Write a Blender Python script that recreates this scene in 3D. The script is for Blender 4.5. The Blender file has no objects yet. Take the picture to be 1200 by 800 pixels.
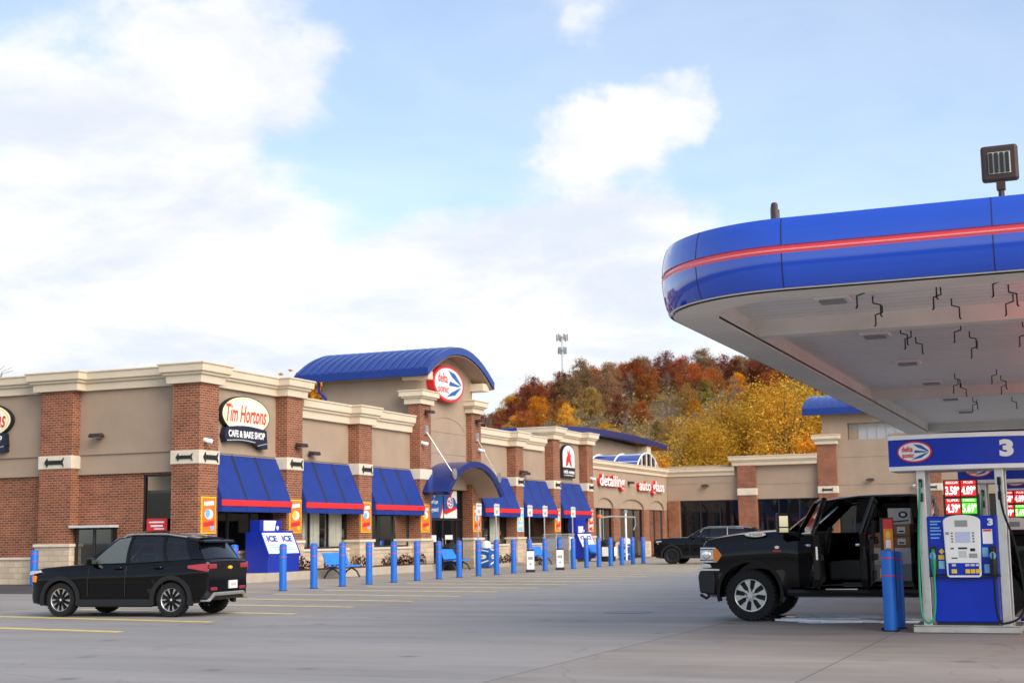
import bpy, bmesh, math, random
from math import sin, cos, pi, radians, sqrt, atan2
from mathutils import Vector, Matrix
random.seed(7)
S = bpy.context.scene
COL = S.collection
ORG = {}          # name of an object -> world origin its mesh coordinates are relative to

# ------------------------------------------------------------------ materials
def nt(name):
    m = bpy.data.materials.new(name); m.use_nodes = True
    t = m.node_tree; b = t.nodes['Principled BSDF']
    return m, t, b
def N(t, kind, **kw):
    n = t.nodes.new(kind)
    for k, v in kw.items():
        if k in n.inputs.keys(): n.inputs[k].default_value = v
        else: setattr(n, k, v)
    return n
def setin(n, **kw):
    for k, v in kw.items():
        n.inputs[k.replace('_', ' ')].default_value = v
def c4(c): return (c[0], c[1], c[2], 1)
def M(name, col, rough=.5, metal=0., spec=.5, var=.12, vscale=3., bump=0., bscale=40., coat=0., emit=None, estr=0., rvar=0.):
    m, t, b = nt(name)
    L = t.links.new
    b.inputs['Base Color'].default_value = c4(col)
    setin(b, Roughness=rough, Metallic=metal, Specular_IOR_Level=spec, Coat_Weight=coat, Coat_Roughness=.03)
    tc = N(t, 'ShaderNodeTexCoord')
    if var > 0:
        no = N(t, 'ShaderNodeTexNoise', Scale=vscale, Detail=6., Roughness=.6)
        L(tc.outputs['Object'], no.inputs['Vector'])
        mr = N(t, 'ShaderNodeMapRange'); setin(mr, From_Min=.25, From_Max=.75, To_Min=1-var, To_Max=1+var)
        L(no.outputs['Fac'], mr.inputs['Value'])
        mx = N(t, 'ShaderNodeVectorMath', operation='SCALE'); mx.inputs[0].default_value = col[:3]
        L(mr.outputs[0], mx.inputs['Scale']); L(mx.outputs[0], b.inputs['Base Color'])
        if rvar:
            m2 = N(t, 'ShaderNodeMapRange'); setin(m2, From_Min=.3, From_Max=.7, To_Min=rough-rvar, To_Max=rough+rvar)
            L(no.outputs['Fac'], m2.inputs['Value']); L(m2.outputs[0], b.inputs['Roughness'])
    if bump > 0:
        nb = N(t, 'ShaderNodeTexNoise', Scale=bscale, Detail=4.)
        L(tc.outputs['Object'], nb.inputs['Vector'])
        bp = N(t, 'ShaderNodeBump'); setin(bp, Strength=bump, Distance=.02)
        L(nb.outputs['Fac'], bp.inputs['Height']); L(bp.outputs[0], b.inputs['Normal'])
    if emit:
        b.inputs['Emission Color'].default_value = c4(emit); b.inputs['Emission Strength'].default_value = estr
    return m
def brickmat(name, c1, c2, mortar, bw, bh, ms, rough=.85, var=.25):
    m, t, b = nt(name); L = t.links.new
    tc = N(t, 'ShaderNodeTexCoord'); sp = N(t, 'ShaderNodeSeparateXYZ'); L(tc.outputs['Object'], sp.inputs[0])
    ad = N(t, 'ShaderNodeMath', operation='ADD'); L(sp.outputs[0], ad.inputs[0]); L(sp.outputs[1], ad.inputs[1])
    cb = N(t, 'ShaderNodeCombineXYZ'); L(ad.outputs[0], cb.inputs[0]); L(sp.outputs[2], cb.inputs[1])
    br = N(t, 'ShaderNodeTexBrick'); L(cb.outputs[0], br.inputs['Vector'])
    br.offset = .5
    setin(br, Color1=c4(c1), Color2=c4(c2), Mortar=c4(mortar), Scale=1., Mortar_Size=ms, Mortar_Smooth=.3, Bias=0., Brick_Width=bw, Row_Height=bh)
    no = N(t, 'ShaderNodeTexNoise', Scale=1.3, Detail=8., Roughness=.65); L(tc.outputs['Object'], no.inputs['Vector'])
    mr = N(t, 'ShaderNodeMapRange'); setin(mr, From_Min=.25, From_Max=.75, To_Min=1-var, To_Max=1+var); L(no.outputs['Fac'], mr.inputs['Value'])
    mx = N(t, 'ShaderNodeVectorMath', operation='SCALE'); L(br.outputs['Color'], mx.inputs[0]); L(mr.outputs[0], mx.inputs['Scale'])
    L(mx.outputs[0], b.inputs['Base Color']); setin(b, Roughness=rough, Specular_IOR_Level=.25)
    bp = N(t, 'ShaderNodeBump'); setin(bp, Strength=.6, Distance=.012); bp.invert = True
    L(br.outputs['Fac'], bp.inputs['Height']); L(bp.outputs[0], b.inputs['Normal'])
    return m
def glassmat(name, tint, amount, ior=1.5, rough=.02, diffuse_col=(.008, .01, .014)):
    m, t, b = nt(name); L = t.links.new
    t.nodes.remove(b); out = t.nodes['Material Output']
    tr = N(t, 'ShaderNodeBsdfTransparent', Color=c4(tint)); gl = N(t, 'ShaderNodeBsdfGlossy', Color=(.95, .97, 1, 1), Roughness=rough)
    df = N(t, 'ShaderNodeBsdfDiffuse', Color=c4(diffuse_col))
    fr = N(t, 'ShaderNodeFresnel', IOR=ior)
    m1 = N(t, 'ShaderNodeMixShader', Fac=amount); L(tr.outputs[0], m1.inputs[1]); L(df.outputs[0], m1.inputs[2])
    m2 = N(t, 'ShaderNodeMixShader'); L(fr.outputs[0], m2.inputs[0]); L(m1.outputs[0], m2.inputs[1]); L(gl.outputs[0], m2.inputs[2])
    L(m2.outputs[0], out.inputs['Surface'])
    return m
def leafmat(name, cols, trans=.35):
    m, t, b = nt(name); L = t.links.new
    t.nodes.remove(b); out = t.nodes['Material Output']
    ge = N(t, 'ShaderNodeNewGeometry'); cr = N(t, 'ShaderNodeValToRGB')
    e = cr.color_ramp.elements
    e[0].position = 0; e[0].color = c4(cols[0]); e[1].position = 1; e[1].color = c4(cols[-1])
    for i, c in enumerate(cols[1:-1]):
        q = e.new((i+1)/(len(cols)-1)); q.color = c4(c)
    L(ge.outputs['Random Per Island'], cr.inputs[0])
    oi = N(t, 'ShaderNodeObjectInfo'); hs = N(t, 'ShaderNodeHueSaturation')
    mr = N(t, 'ShaderNodeMapRange'); setin(mr, To_Min=.85, To_Max=1.5); L(oi.outputs['Random'], mr.inputs['Value']); L(mr.outputs[0], hs.inputs['Value'])
    mh = N(t, 'ShaderNodeMath', operation='MULTIPLY_ADD'); mh.inputs[1].default_value = 7.31; mh.inputs[2].default_value = .0; L(oi.outputs['Random'], mh.inputs[0])
    fr = N(t, 'ShaderNodeMath', operation='FRACT'); L(mh.outputs[0], fr.inputs[0])
    m3 = N(t, 'ShaderNodeMapRange'); setin(m3, To_Min=.488, To_Max=.512); L(fr.outputs[0], m3.inputs['Value']); L(m3.outputs[0], hs.inputs['Hue'])
    L(cr.outputs[0], hs.inputs['Color'])
    d = N(t, 'ShaderNodeBsdfDiffuse'); tr = N(t, 'ShaderNodeBsdfTranslucent'); mx = N(t, 'ShaderNodeMixShader', Fac=trans)
    L(hs.outputs[0], d.inputs[0]); L(hs.outputs[0], tr.inputs[0]); L(d.outputs[0], mx.inputs[1]); L(tr.outputs[0], mx.inputs[2]); L(mx.outputs[0], out.inputs[0])
    return m

K = {}
K['stucco'] = M('stucco_tan', (.37, .275, .2), .9, spec=.2, var=.11, vscale=.7, bump=.25, bscale=60)
K['stucco_trim'] = M('stucco_trim', (.43, .33, .24), .9, spec=.2, var=.06, vscale=1.2)
K['cream'] = M('cream_cornice', (.69, .58, .43), .8, spec=.25, var=.07, vscale=1.1, bump=.1)
K['stone_band'] = M('cast_stone', (.66, .58, .46), .8, spec=.25, var=.12, vscale=4, bump=.2)
K['brick'] = brickmat('red_brick', (.29, .085, .038), (.165, .047, .026), (.38, .26, .175), .24, .085, .011)
K['stone'] = brickmat('split_limestone', (.62, .50, .36), (.50, .40, .29), (.36, .29, .21), .42, .2, .009, var=.16)
K['awning'] = M('blue_awning_cloth', (.013, .036, .22), .6, spec=.25, var=.12, vscale=2.2, bump=.15, bscale=12)
K['awning_dark'] = M('awning_seam', (.004, .007, .04), .6, var=0)
K['red_trim'] = M('red_trim', (.72, .02, .02), .4, var=.06)
K['roof_blue'] = M('blue_standing_seam', (.022, .06, .32), .24, metal=.6, spec=.6, var=.1, vscale=1.5)
K['rib_highlight'] = M('seam_rib_highlight', (.1, .19, .5), .25, metal=.7, spec=.6, var=.1, vscale=1.5)  # same paint as the roof, lightened: highlights on the ribs put into the colour
K['fascia_blue'] = M('blue_fascia_gloss', (.003, .062, .5), .07, spec=.7, var=.06, vscale=1.2, coat=.7, bump=.06, bscale=1.6)
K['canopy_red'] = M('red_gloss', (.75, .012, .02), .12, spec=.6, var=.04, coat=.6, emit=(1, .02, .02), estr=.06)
K['canopy_pink'] = M('red_tube', (.95, .45, .42), .15, var=.0, coat=.6, emit=(1, .3, .27), estr=.15)
K['blue_post'] = M('blue_bollard_cover', (.004, .13, .55), .5, spec=.5, var=.1, vscale=3)
K['blue_bright'] = M('blue_plastic', (.02, .2, .72), .4, var=.08)
K['ice_blue'] = M('ice_box_blue', (.006, .025, .33), .38, var=.1)
K['pump_blue'] = M('pump_blue', (.003, .03, .44), .35, spec=.3, var=.1, vscale=4)
K['white'] = M('white_paint', (.86, .85, .82), .45, var=.06)
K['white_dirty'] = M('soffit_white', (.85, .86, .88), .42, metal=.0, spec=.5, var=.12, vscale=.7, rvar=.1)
K['beam'] = M('soffit_beam', (.8, .78, .73), .5, var=.12, vscale=1)
K['mirror'] = M('mirror_glass', (.42, .46, .44), .06, metal=1., var=0)
K['steel'] = M('brushed_steel', (.62, .6, .57), .33, metal=.85, var=.1, vscale=6, rvar=.08)
K['chrome'] = M('chrome', (.85, .85, .84), .1, metal=1., var=0)
K['iron'] = M('black_iron', (.015, .014, .014), .55, var=.2)
K['brown'] = M('bronze_brown', (.055, .032, .028), .5, metal=.3, var=.15)
K['black'] = M('matt_black', (.012, .012, .013), .6, var=.1)
K['rubber'] = M('rubber', (.016, .016, .017), .85, spec=.25, var=.25, vscale=9)
K['carpaint'] = M('black_car_paint', (.0015, .0015, .002), .03, spec=.34, var=0)
K['alloy'] = M('alloy_rim', (.5, .5, .5), .28, metal=.9, var=.05)
K['cladding'] = M('black_cladding', (.006, .006, .0065), .55, var=.1)
K['interior'] = M('dark_interior', (.028, .027, .027), .7, var=.15)
K['frame'] = M('black_frame', (.012, .012, .014), .4, var=.0)
K['glass'] = glassmat('window_glass', (.97, .98, .98), .04)
K['carglass'] = glassmat('car_glass', (.9, .95, .93), .03)
K['glareglass'] = glassmat('car_glass_painted_glare', (.85, .93, .9), .55, diffuse_col=(.17, .2, .185))  # pale diffuse colour stands in for light reflected and seen through the pane
K['darkglass'] = glassmat('privacy_glass', (.2, .21, .22), .6)
K['blueglass'] = glassmat('blue_glass', (.12, .16, .35), .55)
K['skyglass'] = M('blue_skylight_glass', (.03, .06, .3), .12, spec=.6, var=.1, coat=.3)
K['curtain'] = M('pale_curtain', (.82, .8, .7), .9, var=.08)
K['room'] = M('dim_room', (.10, .09, .08), .9, var=.2, vscale=.8)
K['orange'] = M('orange_print', (.85, .2, .015), .5, var=.25, vscale=2.5)
K['yellow'] = M('yellow_print', (.85, .55, .03), .5, var=.1)
K['red'] = M('red_print', (.65, .02, .025), .45, var=.05)
K['teal'] = M('aqua_print', (.2, .55, .7), .5, var=.2, vscale=4)
K['banner_blue'] = M('banner_blue', (.012, .1, .36), .4, var=.1)
K['sky_blue'] = M('light_blue_print', (.18, .45, .75), .45, var=.06)
K['navy'] = M('navy_print', (.008, .01, .03), .45, var=.05)
K['cream_sign'] = M('cream_sign_face', (.84, .79, .6), .4, var=.03, emit=(1, .93, .7), estr=.08)
K['sign_red'] = M('sign_script_red', (.62, .045, .02), .4, var=.05)
K['grey'] = M('grey_plastic', (.3, .31, .32), .5, var=.1)
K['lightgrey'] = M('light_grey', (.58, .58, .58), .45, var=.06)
K['screen'] = M('lcd_screen', (.35, .38, .52), .25, var=.03, emit=(.55, .6, .9), estr=.12)
K['led_red'] = M('led_red', (.5, .01, .01), .4, var=0, emit=(1, .015, .02), estr=.5)
K['led_white'] = M('led_white', (.9, .8, .78), .4, var=0, emit=(1, .82, .78), estr=1.1)
K['led_green'] = M('led_green', (.05, .5, .03), .4, var=0, emit=(.12, .85, .03), estr=.45)
K['led_pale_green'] = M('led_pale_green', (.7, .95, .6), .4, var=0, emit=(.75, 1, .55), estr=1.1)
K['taillight'] = M('tail_lamp_red', (.35, .006, .012), .12, spec=.6, var=0, coat=1.)
K['headlight'] = M('head_lamp', (.75, .76, .78), .1, metal=.5, var=.25, vscale=14, coat=1.)
K['amber'] = M('amber_lens', (.8, .22, .015), .15, var=0, coat=.8)
K['card'] = M('cardboard', (.36, .2, .1), .8, var=.12)
K['whitebox'] = M('white_carton', (.66, .64, .62), .7, var=.08)
K['green_hose'] = M('green_hose', (.01, .28, .13), .45, var=.1)
K['bark'] = M('bark', (.1, .075, .055), .9, var=.3, vscale=2)
K['mulch'] = M('mulch', (.12, .05, .03), .95, var=.4, vscale=9, bump=.8, bscale=30)
K['kerb'] = M('kerb_concrete', (.42, .36, .29), .85, var=.14, vscale=1.5, bump=.2)
K['bulb'] = M('lamp_lens', (.6, .58, .5), .3, var=.05)

# ------------------------------------------------------------------ geometry helpers
class MB:
    def __init__(s): s.v = []; s.f = []; s.m = []; s.mi = 0
    def add(s, vs, fs, mi=None):
        b = len(s.v); s.v += [tuple(p) for p in vs]
        for f in fs: s.f.append([b+i for i in f]); s.m.append(s.mi if mi is None else mi)
        return s
    def box(s, x0, x1, y0, y1, z0, z1, mi=None):
        vs = [(x, y, z) for z in (z0, z1) for y in (y0, y1) for x in (x0, x1)]
        return s.add(vs, [(0, 2, 3, 1), (4, 5, 7, 6), (0, 1, 5, 4), (2, 6, 7, 3), (0, 4, 6, 2), (1, 3, 7, 5)], mi)
    def fbox(s, F, u0, u1, v0, v1, n0, n1, mi=None):
        vs = [F.P(u, v, n) for n in (n0, n1) for v in (v0, v1) for u in (u0, u1)]
        return s.add(vs, [(0, 2, 3, 1), (4, 5, 7, 6), (0, 1, 5, 4), (2, 6, 7, 3), (0, 4, 6, 2), (1, 3, 7, 5)], mi)
    def prism(s, F, pts, n0, n1, mi=None):
        k = len(pts); vs = [F.P(u, v, n0) for u, v in pts]+[F.P(u, v, n1) for u, v in pts]
        fs = [tuple(range(k-1, -1, -1)), tuple(range(k, 2*k))]+[(i, (i+1) % k, k+(i+1) % k, k+i) for i in range(k)]
        return s.add(vs, fs, mi)
    def grid(s, P, mi=None, closed=False):
        nu = len(P); nv = len(P[0]); vs = [p for r in P for p in r]; fs = []
        for i in range(nu-1):
            for j in range(nv if closed else nv-1):
                k = (j+1) % nv
                fs.append((i*nv+j, (i+1)*nv+j, (i+1)*nv+k, i*nv+k))
        return s.add(vs, fs, mi)
    def tube(s, pts, r, n=8, mi=None, caps=True):
        pts = [Vector(p) for p in pts]; rs = r if isinstance(r, (list, tuple)) else [r]*len(pts)
        rings = []; up = None
        for i, p in enumerate(pts):
            d = (pts[min(i+1, len(pts)-1)]-pts[max(i-1, 0)]).normalized()
            if up is None:
                up = Vector((0, 0, 1)) if abs(d.z) < .9 else Vector((1, 0, 0))
            a = d.cross(up)
            if a.length < 1e-4: a = d.cross(Vector((0, 1, 0)))
            a.normalize(); b = a.cross(d).normalized(); up = b
            rings.append([p+(a*cos(2*pi*k/n)+b*sin(2*pi*k/n))*rs[i] for k in range(n)])
        s.grid(rings, mi, closed=True)
        if caps:
            s.add(rings[0], [tuple(range(n))], mi); s.add(rings[-1], [tuple(range(n-1, -1, -1))], mi)
        return s
    def lathe(s, c, prof, n=24, axis='z', mi=None):
        c = Vector(c); R = []
        for r, h in prof:
            row = []
            for k in range(n):
                a = 2*pi*k/n
                if axis == 'z': row.append(c+Vector((r*cos(a), r*sin(a), h)))
                elif axis == 'y': row.append(c+Vector((r*cos(a), h, r*sin(a))))
                else: row.append(c+Vector((h, r*cos(a), r*sin(a))))
            R.append(row)
        return s.grid(R, mi, closed=True)
    def builds(s, *a, **k):
        par = list(range(len(s.v)))
        def fd(i):
            while par[i] != i: par[i] = par[par[i]]; i = par[i]
            return i
        for f in s.f:
            for i in f[1:]: par[fd(f[0])] = fd(i)
        grp = {}
        for f, m in zip(s.f, s.m): grp.setdefault(fd(f[0]), []).append((f, m))
        out = []
        for g in grp.values():
            ix = {}; mb = MB()
            for f, m in g:
                for i in f:
                    if i not in ix: ix[i] = len(mb.v); mb.v.append(s.v[i])
                mb.f.append([ix[i] for i in f]); mb.m.append(m)
            out.append(mb.build(*a, **k))
        return out[0]
    def build(s, name, mats, parent=None, smooth=None, bevel=0., solid=0., kind=None):
        me = bpy.data.meshes.new(name)
        if not isinstance(mats, (list, tuple)): mats = [mats]
        mats = [K[m] if isinstance(m, str) else m for m in mats]
        if parent is not None: o = Vector(ORG[parent.name])
        else:
            xs = [p[0] for p in s.v]; ys = [p[1] for p in s.v]; zs = [p[2] for p in s.v]
            o = Vector(((min(xs)+max(xs))/2, (min(ys)+max(ys))/2, min(zs)))
        me.from_pydata([(p[0]-o[0], p[1]-o[1], p[2]-o[2]) for p in s.v], [], s.f)
        for m in mats: me.materials.append(m)
        if len(mats) > 1: me.polygons.foreach_set('material_index', s.m)
        fix(me, smooth)
        ob = bpy.data.objects.new(name, me); COL.objects.link(ob)
        if parent is not None: ob.parent = parent
        else: ob.location = o
        ORG[ob.name] = o
        if bevel:
            md = ob.modifiers.new('edge', 'BEVEL'); md.width = bevel; md.segments = 2; md.limit_method = 'ANGLE'; md.angle_limit = radians(40)
        if solid:
            md = ob.modifiers.new('thick', 'SOLIDIFY'); md.thickness = solid; md.offset = 0
        if kind: ob['kind'] = kind
        return ob
def fix(me, smooth=None, recalc=True):
    b = bmesh.new(); b.from_mesh(me)
    if recalc: bmesh.ops.recalc_face_normals(b, faces=b.faces)
    if smooth is not None:
        for f in b.faces: f.smooth = True
        for e in b.edges:
            if len(e.link_faces) != 2 or e.calc_face_angle(0) > radians(smooth): e.smooth = False
    b.to_mesh(me); b.free()
class Fr:
    def __init__(s, o, r, u):
        s.o = Vector(o); s.r = Vector(r).normalized(); s.u = Vector(u).normalized(); s.n = s.r.cross(s.u)
    def P(s, u, v, n=0): return s.o+s.r*u+s.u*v+s.n*n
def FX(x, y, z): return Fr((x, y, z), (0, 1, 0), (0, 0, 1))      # faces +X
def FY(x, y, z): return Fr((x, y, z), (1, 0, 0), (0, 0, 1))      # faces -Y
def empty(name, loc, label=None, cat=None, group=None):
    o = bpy.data.objects.new(name, None); COL.objects.link(o); o.location = loc; o.empty_display_size = .3
    ORG[o.name] = Vector(loc); tag(o, label, cat, group); return o
def tag(o, label=None, cat=None, group=None, kind=None):
    if label: o['label'] = label
    if cat: o['category'] = cat
    if group: o['group'] = group
    if kind: o['kind'] = kind
    return o
KIDS = {}
def kids(o): return [c for c in bpy.data.objects if c.parent == o]
def dup(root, loc, label=None, group=None, rotz=None, scale=None):
    def cp(o, par):
        c = o.copy(); COL.objects.link(c); ORG[c.name] = ORG[o.name]
        if par is not None: c.parent = par
        if o.name not in KIDS: KIDS[o.name] = kids(o)
        for k in KIDS[o.name]: cp(k, c)
        return c
    r = cp(root, None); r.location = loc
    if rotz is not None: r.rotation_euler = (0, 0, rotz)
    if scale is not None: r.scale = scale
    if label: r['label'] = label
    if group: r['group'] = group
    return r
def ell(w, h, n=40, a0=0, a1=2*pi, cx=0, cy=0):
    return [(cx+w/2*cos(a0+(a1-a0)*k/n), cy+h/2*sin(a0+(a1-a0)*k/n)) for k in range(n if abs(a1-a0-2*pi) < 1e-6 else n+1)]
def text(name, body, F, u, v, w, h, mat, parent=None, ext=.004, n0=.0, shear=0., bold=0., align_h=None):
    cu = bpy.data.curves.new(name, 'FONT'); cu.body = body; cu.align_x = 'CENTER'; cu.shear = shear; cu.offset = bold; cu.extrude = .5; cu.resolution_u = 3
    t = bpy.data.objects.new(name, cu); COL.objects.link(t)
    me = bpy.data.meshes.new_from_object(t)
    bpy.data.objects.remove(t); bpy.data.curves.remove(cu)
    xs = [p.co.x for p in me.vertices]; ys = [p.co.y for p in me.vertices]
    x0, x1, y0, y1 = min(xs), max(xs), min(ys), max(ys)
    o = Vector(ORG[parent.name]) if parent else F.P(u, v, n0)
    for p in me.vertices:
        q = F.P(u+((p.co.x-x0)/(x1-x0)-.5)*w, v+((p.co.y-y0)/(y1-y0)-.5)*h, n0+(p.co.z+.5)*ext)
        p.co = q-o
    me.materials.clear(); me.materials.append(K[mat] if isinstance(mat, str) else mat)
    ob = bpy.data.objects.new(name, me); COL.objects.link(ob); ORG[ob.name] = o
    if parent: ob.parent = parent
    else: ob.location = o
    return ob
def sweep(path, prof, closed=False):
    """profile (outward, z) swept along a 2-D path, outward = right of travel, mitred"""
    n = len(path); rows = []
    P = [Vector((p[0], p[1])) for p in path]
    for i in range(n):
        if closed: a, b = P[i-1], P[(i+1) % n]
        else: a, b = P[max(i-1, 0)], P[min(i+1, n-1)]
        d1 = (P[i]-a) if (P[i]-a).length > 1e-6 else (b-P[i]); d2 = (b-P[i]) if (b-P[i]).length > 1e-6 else d1
        d1 = d1.normalized(); d2 = d2.normalized()
        r1 = Vector((d1.y, -d1.x)); r2 = Vector((d2.y, -d2.x))
        m = r1+r2
        m = m/(1+r1.dot(r2)) if (1+r1.dot(r2)) > .05 else r1
        rows.append([(P[i].x+m.x*o, P[i].y+m.y*o, z) for o, z in prof])
    if closed: rows.append(rows[0])
    mb = MB(); mb.grid(rows)
    if not closed:
        k = len(prof); mb.add(rows[0], [tuple(range(k))]); mb.add(rows[-1], [tuple(range(k-1, -1, -1))])
    return mb
def cornice(path, z0, z1):
    h = z1-z0
    prof = [(-.25, z0), (.1, z0), (.12, z0+.36*h), (.2, z0+.42*h), (.2, z0+.5*h), (.28, z0+.56*h), (.3, z0+.9*h), (.34, z0+.92*h), (.34, z1), (-.25, z1)]
    return sweep(path, prof)
def boolean(ob, cutters):
    for c in cutters:
        md = ob.modifiers.new('b', 'BOOLEAN'); md.operation = 'DIFFERENCE'; md.object = c; md.solver = 'EXACT'
    dg = bpy.context.evaluated_depsgraph_get(); dg.update()
    me = bpy.data.meshes.new_from_object(ob.evaluated_get(dg))
    ob.modifiers.clear(); old = ob.data; ob.data = me; me.name = old.name
    for c in cutters: bpy.data.objects.remove(c)
    fix(me, 35, recalc=False)
# ------------------------------------------------------------------ camera (50 mm, pitched up 7.8 deg) and light
PITCH, ROLL, YAW = radians(7.814), radians(-.843), radians(22.337)
cam = bpy.data.cameras.new('camera'); cam.lens = 50; cam.sensor_width = 36; cam.clip_end = 5000
co = bpy.data.objects.new('camera', cam); COL.objects.link(co); S.camera = co
fw = Vector((-sin(YAW)*cos(PITCH), cos(YAW)*cos(PITCH), sin(PITCH))); rt = Vector((cos(YAW), sin(YAW), 0)); up = rt.cross(fw)
r2 = rt*cos(ROLL)+up*sin(ROLL); u2 = -rt*sin(ROLL)+up*cos(ROLL)
co.matrix_world = Matrix(((r2.x, u2.x, -fw.x, 0), (r2.y, u2.y, -fw.y, 0), (r2.z, u2.z, -fw.z, 1.42), (0, 0, 0, 1)))
cam.dof.use_dof = True; cam.dof.focus_distance = 24; cam.dof.aperture_fstop = 2.8
S.view_settings.view_transform = 'Standard'; S.view_settings.look = 'None'; S.view_settings.gamma = 1; S.view_settings.exposure = 0.68
S.cycles.use_denoising = True; S.cycles.max_bounces = 8; S.cycles.transparent_max_bounces = 12

W = bpy.data.worlds.new('World'); S.world = W; W.use_nodes = True
t = W.node_tree; t.nodes.clear(); L = t.links.new
out = N(t, 'ShaderNodeOutputWorld')
SUN_AZ, SUN_EL = radians(118), radians(36)     # azimuth from +Y towards +X
sky = N(t, 'ShaderNodeTexSky', sky_type='NISHITA', sun_disc=False, sun_elevation=SUN_EL, sun_rotation=SUN_AZ)
sky.air_density = 1.; sky.dust_density = 1.2; sky.ozone_density = 1.6
bg = N(t, 'ShaderNodeBackground', Strength=.15); L(sky.outputs[0], bg.inputs[0])
tc = N(t, 'ShaderNodeTexCoord'); D = tc.outputs['Generated']
sp = N(t, 'ShaderNodeSeparateXYZ'); L(D, sp.inputs[0])
def mth(op, a, b=None, c=None, clamp=False):
    n = N(t, 'ShaderNodeMath', operation=op); n.use_clamp = clamp
    for i, x in enumerate((a, b, c)):
        if x is None: continue
        if isinstance(x, (int, float)): n.inputs[i].default_value = x
        else: L(x, n.inputs[i])
    return n.outputs[0]
zz = mth('ADD', mth('MAXIMUM', sp.outputs[2], 0.), .22)
cb = N(t, 'ShaderNodeCombineXYZ'); L(mth('DIVIDE', sp.outputs[0], zz), cb.inputs[0]); L(mth('DIVIDE', sp.outputs[1], zz), cb.inputs[1])
def noise(sc, det, rough, off, dist=0.):
    mp = N(t, 'ShaderNodeMapping'); mp.inputs['Location'].default_value = off; L(cb.outputs[0], mp.inputs[0])
    n = N(t, 'ShaderNodeTexNoise', Scale=sc, Detail=det, Roughness=rough, Distortion=dist); L(mp.outputs[0], n.inputs['Vector']); return n.outputs['Fac']
def pxdir(x, y):
    d = fw*1667+r2*(x-600)-u2*(y-400); return d.normalized()
bias = None
wn = N(t, 'ShaderNodeTexNoise', Scale=7., Detail=6., Roughness=.62); L(D, wn.inputs['Vector'])
wv = N(t, 'ShaderNodeVectorMath', operation='MULTIPLY_ADD'); L(wn.outputs['Color'], wv.inputs[0]); wv.inputs[1].default_value = (.13, .13, .07); wv.inputs[2].default_value = (-.065, -.065, -.035)
wa = N(t, 'ShaderNodeVectorMath', operation='ADD'); L(D, wa.inputs[0]); L(wv.outputs[0], wa.inputs[1])
wz = N(t, 'ShaderNodeVectorMath', operation='NORMALIZE'); L(wa.outputs[0], wz.inputs[0]); DW = wz.outputs[0]
# cloud banks of this sky: bearing given as a world direction, angular radius in degrees, weight
for x, y, r, a in [(110, 240, 9, .2), (260, 320, 7.5, .25), (60, 150, 6, .12), (140, 120, 2.6, -.2), (265, 165, 3., -.22), (390, 225, 2.8, -.16), (60, 30, 2.6, -.12), (20, 200, 2, -.08), (420, 340, 5.5, .30), (545, 335, 4.5, .26), (670, 310, 4.2, .3), (150, 60, 5, .2), (290, 62, 3.6, .26), (400, 85, 3, .22), (625, 172, 1.9, .2), (670, 160, 2., .27), (720, 148, 2.1, .3), (770, 136, 2.1, .32), (810, 128, 1.7, .26), (830, 245, 3.2, .17), (710, 225, 2.6, .12), (540, 125, 2.4, .17), (470, 145, 2, .1),
                   (640, 15, 1.8, .12), (690, 45, 1.6, .1), (740, 85, 1.5, .08), (930, 18, 2.2, .16), (600, 420, 7, .2), (100, 420, 9, .25), (800, 340, 4, .14), (330, 180, 3, .1), (20, 60, 3, .1),
                   (440, 200, 4, -.16), (560, 225, 4, -.22), (520, 30, 5.5, -.2), (620, 90, 2.6, -.16), (720, 90, 1.5, -.1), (700, 200, 1.6, -.1), (900, 130, 7, -.2), (1020, 90, 8, -.25), (1150, 180, 6, -.1), (10, 8, 3.5, -.16), (150, 5, 3, -.12), (330, 135, 2.2, -.12), (1250, 30, 6, -.1)]:
    d = pxdir(x, y)
    dp = N(t, 'ShaderNodeVectorMath', operation='DOT_PRODUCT'); L(DW, dp.inputs[0]); dp.inputs[1].default_value = d
    mr = N(t, 'ShaderNodeMapRange', interpolation_type='SMOOTHERSTEP'); setin(mr, From_Min=cos(radians(r*1.25)), From_Max=1., To_Min=0., To_Max=a); L(dp.outputs['Value'], mr.inputs['Value'])
    bias = mr.outputs[0] if bias is None else mth('ADD', bias, mr.outputs[0])
n1 = noise(3.0, 9, .6, (3.1, 7.7, 0), .5); n2 = noise(8.5, 8, .65, (9.3, 1.2, 0), .4); n3 = noise(.5, 3, .5, (1.7, 4.4, 0))
den = mth('ADD', mth('ADD', mth('MULTIPLY', n1, .8), mth('MULTIPLY', n2, .34)), mth('MULTIPLY', n3, .1))
den = mth('ADD', den, bias)
mk = N(t, 'ShaderNodeMapRange', interpolation_type='SMOOTHSTEP'); setin(mk, From_Min=.63, From_Max=.98, To_Min=.26, To_Max=1.); L(den, mk.inputs['Value'])
shd = N(t, 'ShaderNodeMapRange', interpolation_type='SMOOTHSTEP'); setin(shd, From_Min=.36, From_Max=.62); L(noise(2.3, 8, .6, (3.16, 7.60, 0), .25), shd.inputs['Value'])
cc = N(t, 'ShaderNodeMix', data_type='RGBA'); L(shd.outputs[0], cc.inputs[0]); cc.inputs[6].default_value = (.745, .80, .90, 1); cc.inputs[7].default_value = (1.0, .985, .965, 1)
bc = N(t, 'ShaderNodeBackground', Strength=.68); L(cc.outputs[2], bc.inputs[0])
mx = N(t, 'ShaderNodeMixShader'); L(mth('MULTIPLY', mk.outputs[0], .97), mx.inputs[0]); L(bg.outputs[0], mx.inputs[1]); L(bc.outputs[0], mx.inputs[2]); L(mx.outputs[0], out.inputs[0])

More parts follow.
